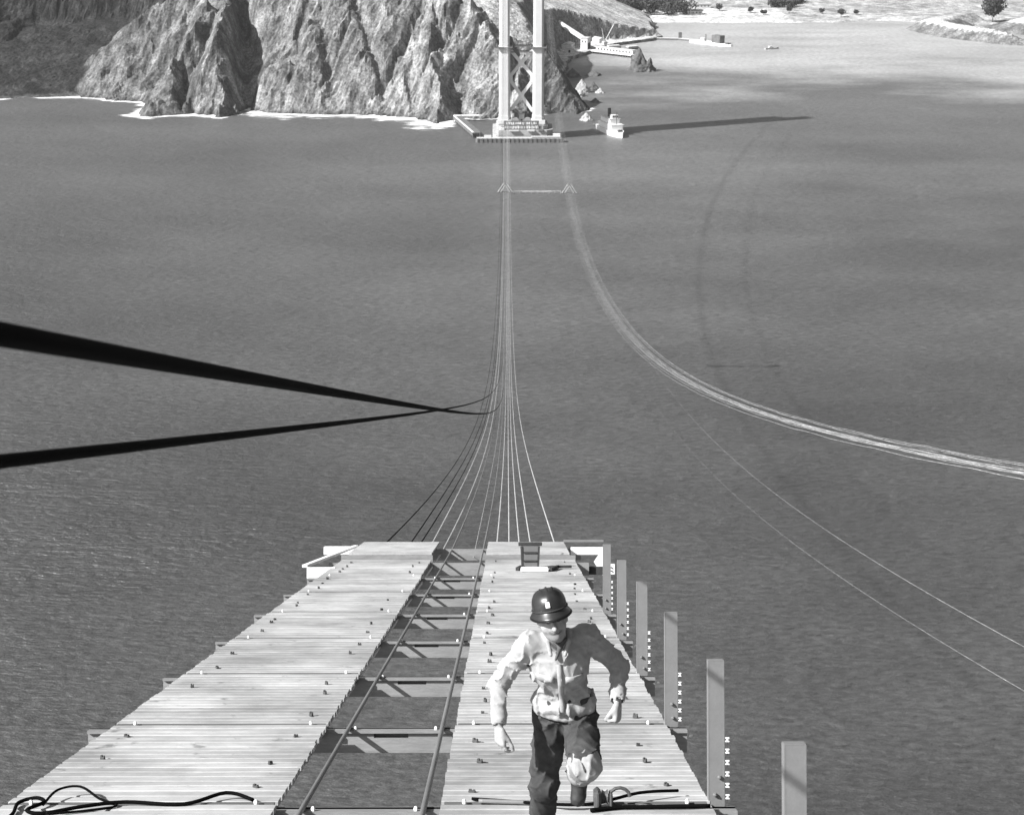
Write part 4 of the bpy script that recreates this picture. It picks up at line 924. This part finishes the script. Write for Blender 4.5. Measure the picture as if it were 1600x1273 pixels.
# hands: palm, four fingers of unequal length, thumb from the side of the palm
def hand(wr, down, across, palmn, curl, sc=1.0, fist=False):
    down, across, palmn = [v / np.linalg.norm(v) for v in (down, across, palmn)]
    kn = []
    for i, (o, l) in enumerate(((.034, .074), (.012, .083), (-.011, .077), (-.032, .060))):
        k0 = wr + (down * (.088 - .006 * abs(i - 1.2)) + across * o) * sc; kn.append(k0)
        bd.cone(wr + (down * .012 + across * o * .62) * sc, k0, .0165 * sc, .0125 * sc, .012)
        p = k0; acc_ = 0.0; segs = ((.46, curl[0]), (.31, curl[1]), (.23, curl[2])); r = .0100
        for f, ang in segs:
            acc_ += math.radians(ang * (1 + .08 * i)); dr = down * math.cos(acc_) + palmn * math.sin(acc_)
            q = p + (dr + across * o * .25) * l * f * sc; bd.cone(p, q, r * sc, (r - .0010) * sc, .003); p = q; r -= .0010
    t0 = wr + (down * .026 + across * .026 + palmn * .006) * sc; t1 = wr + (down * .062 + across * .040 + palmn * .026) * sc; t2 = t1 + (down * .034 + across * .008 + palmn * .014) * sc; t3 = t2 + (down * .024 - across * .004 + palmn * .010) * sc
    if fist: t1 = wr + (down * .062 + across * .044 + palmn * .030) * sc; t2 = t1 + (down * .020 - across * .022 + palmn * .022) * sc; t3 = t2 + (down * .006 - across * .024 + palmn * .002) * sc
    bd.cone(t0, t1, .0165 * sc, .0125 * sc, .012); bd.cone(t1, t2, .0112 * sc, .0102 * sc, .003); bd.cone(t2, t3, .0102 * sc, .0085 * sc, .003)
hand(WR_R + V3(.001, -.006, -.018), V3(.06, -.30, -.95), V3(.55, -.80, .25), V3(.82, .5, -.1), (24, 34, 28), 1.1)
hand(WR_L + V3(0, -.018, -.012), V3(-.02, -.45, -.89), V3(-.35, -.84, .42), V3(-.93, .32, -.1), (78, 88, 60), 1.15, True)
bm_ = bd.mesh('body', M['skin'], 1)
co = np.empty(len(bm_.vertices) * 3, np.float32); bm_.vertices.foreach_get('co', co); co = co.reshape(-1, 3)
lc = (co - HEAD) @ HR; tone = np.full(len(co), .34)
face = (np.abs(lc[:, 0]) < .09) & (np.abs(lc[:, 2]) < .14) & (lc[:, 1] < .0)
def paint(pts, rad, val):
    d = np.min([np.linalg.norm(lc - V3(*p), axis=1) for p in pts], axis=0); w = np.clip(1.6 - d / rad, 0, 1) * face
    tone[:] = tone * (1 - w) + val * w
tone[face & (lc[:, 2] < -.045)] *= .82                                                  # stubble
arc = [(x, -.094 + 9 * x * x, -.0615 + 13 * x * x) for x in np.linspace(-.030, .030, 13)]
paint(arc, .0062, .05)                                                                    # parted lips
paint([(x, -.1 + 9 * x * x, -.0585 + 10 * x * x) for x in np.linspace(-.018, .018, 9)], .0030, .6)   # teeth
for s in (-1, 1):
    paint([(s * x, -.092, .028 - .1 * (x - .03) ** 2) for x in np.linspace(.012, .05, 8)], .006, .05)   # brows
    paint([(s * .031, -.097, .010)], .008, .06); paint([(s * .010, -.118, -.040)], .0045, .05)         # eyes, nostrils
    paint([(s * (.020 + .014 * t), -.100 + .012 * t, -.034 - .022 * t) for t in np.linspace(0, 1, 6)], .0035, .18)   # smile lines
ta = bm_.attributes.new('tone', 'FLOAT', 'POINT'); ta.data.foreach_set('value', tone.astype(np.float32))
link('body', bm_, man)

# hair below the hat
hf = Field((-.1, -.32, 1.5), (.2, .02, 1.84), .006); hf.ell(hp(0, .02, .012), (.080, .092, .10), .01, HR); hf.ell(hp(0, -.10, -.055), (.10, .10, .115), .01, HR, True)
link('hair', hf.mesh('hair', M['hair']), man)

# shirt
def torso(f, g):
    f.ell(CHE + V3(0, 0, .01), (.180 + g, .120 + g, .185 + g), .05); f.ell(WAI, (.158 + g, .122 + g, .17 + g), .07); f.cone(SH_R + V3(.03, 0, -.01), SH_L + V3(-.03, 0, -.01), .070 + g, .070 + g, .05); f.ell(CHE + V3(.0, -.035, -.02), (.13 + g, .10 + g, .12 + g), .05)
sh = Field((-.42, -.32, .88), (.60, .30, 1.62), .0074)
torso(sh, 0.0); sh.ell(PEL + V3(0, 0, .02), (.15, .115, .12), .05)
sh.cone(SH_R + V3(.015, 0, 0), EL_R, .072, .057, .04); sh.cone(EL_R, WR_R + V3(0, .012, .018), .056, .043, .025)
sh.cone(SH_L + V3(-.015, 0, 0), EL_L, .074, .060, .04); sh.cone(EL_L, WR_L + V3(0, .012, .01), .058, .045, .025)
# bloused hem gathered over the belt, front placket, chest pocket
zs = np.linspace(0, 2 * math.pi, 15)
for a, b_ in zip(zs[:-1], zs[1:]):
    f_ = lambda t: V3(.112 + .150 * math.cos(t), .0 + .112 * math.sin(t), 1.035 + .012 * math.sin(3 * t)); sh.cone(f_(a), f_(b_), .040, .040, .03)
sh.folds(lambda x, y, z: np.where((np.abs(x - .08) > .16) & (z > 1.1), .0095, .0045), 56, .7)
sh.folds(lambda x, y, z: np.where((np.abs(x - .09) < .19) & (z < 1.40), .0105 * np.clip((1.42 - z) / .2, 0, 1), 0), 60, 3.0, True)
zs = np.linspace(0, 2 * math.pi, 25)
for a, b_ in zip(zs[:-1], zs[1:]):
    f_ = lambda t: V3(.115 + .164 * math.cos(t), .01 + .128 * math.sin(t), .985 + .01 * math.sin(2 * t)); sh.cone(f_(a), f_(b_), .020, .020, .008)
for w, e in ((WR_R, EL_R), (WR_L, EL_L)):
    u = (e - w) / np.linalg.norm(e - w); sh.cone(w + u * .016, w + u * .055, .045, .047, .01)
# collar: two flaps round the neck, open at the throat
for s in (-1, 1):
    sh.cone(NEK + V3(s * .060, .02, .035), NEK + V3(s * .058, -.05, .018), .017, .016, .02); sh.cone(NEK + V3(s * .058, -.05, .018), NEK + V3(s * .040, -.098, -.050), .016, .012, .015)
sh.cone(NEK + V3(-.06, .03, .035), NEK + V3(.06, .03, .035), .018, .018, .02)
sh.cone(NEK + V3(0, -.02, .06), NEK + V3(0, -.02, -.02), .050, .046, .012, sub=True)
for p, q, r in ((WR_R, EL_R, .034), (WR_L, EL_L, .034)):
    u = (q - p) / np.linalg.norm(q - p); sh.cone(p - u * .03, p + u * .03, r, r, .004, sub=True)
link('jacket', sh.mesh('jacket', M['shirt'], 2), man)
def front_y(x, z):
    i = int(round((x - sh.lo[0]) / sh.h)); k = int(round((z - sh.lo[2]) / sh.h)); col = sh.d[i, :, k]; j = np.argmax(col < 0); return float(sh.ax[1][j])
pk = MB(); zz = [1.375 - .03 * k for k in range(12)]; px_ = [.078 + (1.375 - z) * .075 for z in zz]
pts = []
for x, z in zip(px_, zz): y = min(front_y(x - .014, z), front_y(x, z), front_y(x + .014, z)) - .003; pts.append([(x - .016, y + .004, z), (x - .015, y - .002, z), (x + .015, y - .002, z), (x + .016, y + .004, z)])
pk.add([p for r in pts for p in r], [(a * 4 + c, a * 4 + c + 1, a * 4 + c + 5, a * 4 + c + 4) for a in range(len(pts) - 1) for c in range(3)])
so_ = bpy.data.objects['jacket']; pk.build('placket', M['shirt'], so_, True)
for xc, zc in ((.165, 1.30), (.0, 1.30)):
    fl = MB(); g_ = []
    for r in range(3):
        z = zc - .022 * r; g_.append([(xc - .05 + .02 * c, front_y(xc - .05 + .02 * c, z) - .007, z - (.006 if r == 2 and c in (2, 3) else 0)) for c in range(6)])
    fl.add([p for r in g_ for p in r], [(a * 6 + c, a * 6 + c + 1, a * 6 + c + 7, a * 6 + c + 6) for a in range(2) for c in range(5)]); fo_ = fl.build('pocket_flap', M['shirt'], so_, True); fo_.modifiers.new('t', 'SOLIDIFY').thickness = .004
nk = Field((-.1, -.3, 1.3), (.25, .1, 1.6), .006); nk.cone(NEK + V3(-.03, -.062, .030), NEK + V3(.012, -.085, -.005), .012, .013, .01); nk.cone(NEK + V3(.045, -.06, .03), NEK + V3(.012, -.085, -.005), .012, .013, .01); nk.cone(NEK + V3(.012, -.088, -.005), NEK + V3(-.012, -.105, -.075), .013, .008, .01)
link('throat_shadow', nk.mesh('throat_shadow', M['throat_shade'], 1), man)  # collar shadow at the throat, put in as a dark piece
btn = MB().lathe([(.006, 0), (.0065, .002), (.003, .004)], n=8).mesh('button', M['bolt'])

# trousers
ov = Field((-.16, -.52, .02), (.42, .30, 1.54), .0074)
ov.ell(PEL, (.172, .135, .14), .03); ov.ell(WAI + V3(0, 0, -.045), (.168, .132, .09), .05)
ov.cone(HIP_R, KNE_R, .108, .083, .05); ov.cone(KNE_R, ANK_R + V3(0, .0, .0), .083, .072, .03)
ov.cone(HIP_L, KNE_L, .110, .092, .05)
# knee bagging and rolled hems
ov.ell(KNE_R + V3(0, -.022, .01), (.070, .070, .085), .03)
ov.folds(lambda x, y, z: np.where(z > .93, .0105, .0088), 52, 2.2)
for an, kn in ((ANK_R, KNE_R),):
    u = (kn - an) / np.linalg.norm(kn - an); c0 = an + u * .015; ov.cone(c0, c0 + u * .035, .076, .075, .006); ov.cone(an - u * .06, an + u * .0, .062, .062, .004, sub=True)
lg = Field((.05, -.55, .40), (.40, .10, 1.0), .0074)
lg.cone(KNE_L + V3(0, .0, -.005), ANK_L + V3(0, .01, .02), .093, .076, .03); lg.ell(KNE_L + V3(0, -.012, -.02), (.088, .085, .085), .03); lg.folds(.009, 60, 1.1)
uu = (KNE_L - ANK_L) / np.linalg.norm(KNE_L - ANK_L); lg.cone(ANK_L + uu * .02, ANK_L + uu * .05, .081, .081, .006); lg.cone(ANK_L - uu * .08, ANK_L + uu * .004, .07, .07, .004, sub=True)
lo_ = link('trouser_leg', lg.mesh('trouser_leg', M['lit_cloth'], 2), man); lo_['label'] = 'lower trouser leg on the raised leg, sunlight painted pale'
link('trousers', ov.mesh('trousers', M['denim'], 3), man)

# boots
for i, (an, toe, heel, up) in enumerate(((ANK_R, V3(-.005, -.19, .115), V3(0, .085, .02), ANK_R + V3(0, -.01, .10)), (ANK_L, V3(.200, -.135, .455), V3(.216, -.01, .525), ANK_L + V3(.003, -.05, .05)))):
    bt = Field(np.minimum.reduce([an, toe, heel, up]) - .12, np.maximum.reduce([an, toe, heel, up]) + .12, .007)
    bt.cone(an, up, .055, .058, .02); bt.cone(an, heel, .050, .045, .03); bt.cone(an + (toe - an) * .25, toe, .050, .043, .04); bt.cone(heel, toe, .040, .040, .02)
    bt.folds(.002, 70, i)
    bo = link('boot', bt.mesh('boot', M['boot']), man)
    ax = toe - heel; un = np.cross(ax, V3(1, 0, 0)); un = un / np.linalg.norm(un); un = un if un[2] < 0 else -un
    MB().bar(tuple(heel + un * .042 - ax * .12), tuple(toe + un * .042 + ax * .1), .082, .018, tuple(un)).build('sole', M['boot'], bo)

# hard hat: ribbed crown with a turned-down brim
hat = MB(); n = 40; vs = []; fs = []
prof = [(1.20, -.030), (1.23, -.034), (1.12, -.010), (1.02, .004), (1.0, .010), (1.0, .030), (.985, .060), (.93, .090), (.80, .120), (.58, .140), (.30, .150), (.02, .153)]
for r, z in prof:
    for k in range(n):
        a = 2 * math.pi * k / n; fx = 1 + (.10 * max(0, -math.sin(a)) ** 2 if r > 1.05 else 0)
        rib = 1 + (.022 * max(0, math.cos((a - math.pi / 2) * 6)) ** 4 if .2 < r <= .99 else 0)
        vs.append((.098 * r * math.cos(a) * rib, .122 * r * math.sin(a) * fx * rib, .80 * z * rib - (.012 * max(0, -math.sin(a)) if r > 1.1 else 0)))
for j in range(len(prof) - 1):
    for k in range(n): fs.append((j * n + k, j * n + (k + 1) % n, j * n + n + (k + 1) % n, j * n + n + k))
fs.append(tuple(range((len(prof) - 1) * n, len(prof) * n)))
hat.add(vs, fs)
ho = hat.build('hard_hat', M['hat'], man, True, loc=tuple(hp(0, .016, .050)), rot=(HROT @ Euler((math.radians(-4), 0, 0)).to_matrix()).to_euler())
md = ho.modifiers.new('thick', 'SOLIDIFY'); md.thickness = .003
b = MB()
for s in (-1, 0, 1): b.tube([(.034 * s * math.sin(t) ** .5 if s else 0, -.119 * math.cos(t) * (1 - .08 * abs(s)), .028 + .0965 * math.sin(t) * (1 - .05 * abs(s))) for t in [.05 + k * (math.pi - .1) / 14 for k in range(15)]], .0065, 8)
b.build('rib', M['hat'], ho, True)
MB().box((-.012, -.118, .052), (.026, .006, .034), Euler((math.radians(-14), 0, math.radians(-6))).to_matrix(), .003).build('pale_patch', M['white_board'], ho)  # small pale patch on the front of the crown
MB().tube([(.1 * math.cos(2 * math.pi * k / 32), .124 * math.sin(2 * math.pi * k / 32), .014) for k in range(33)], .005, 6, False).build('band', M['boot'], ho, True)

# ------------------------------------------------------------------ sea haze over the strait
hz = MB(); hz.box((0, 0, 119.5), (24400, 24400, 259)); 
HZ = bpy.data.materials.new('sea_haze'); HZ.use_nodes = True; nt = HZ.node_tree; nt.nodes.clear()
out = nt.nodes.new('ShaderNodeOutputMaterial'); pv = nt.nodes.new('ShaderNodeVolumePrincipled'); nt.links.new(pv.outputs[0], out.inputs['Volume'])
pv.inputs['Color'].default_value = (.9, .9, .9, 1); pv.inputs['Density'].default_value = .000032; pv.inputs['Anisotropy'].default_value = .2
tag(hz.build('haze', HZ), 'thin pale haze over the strait', 'haze', kind='stuff')
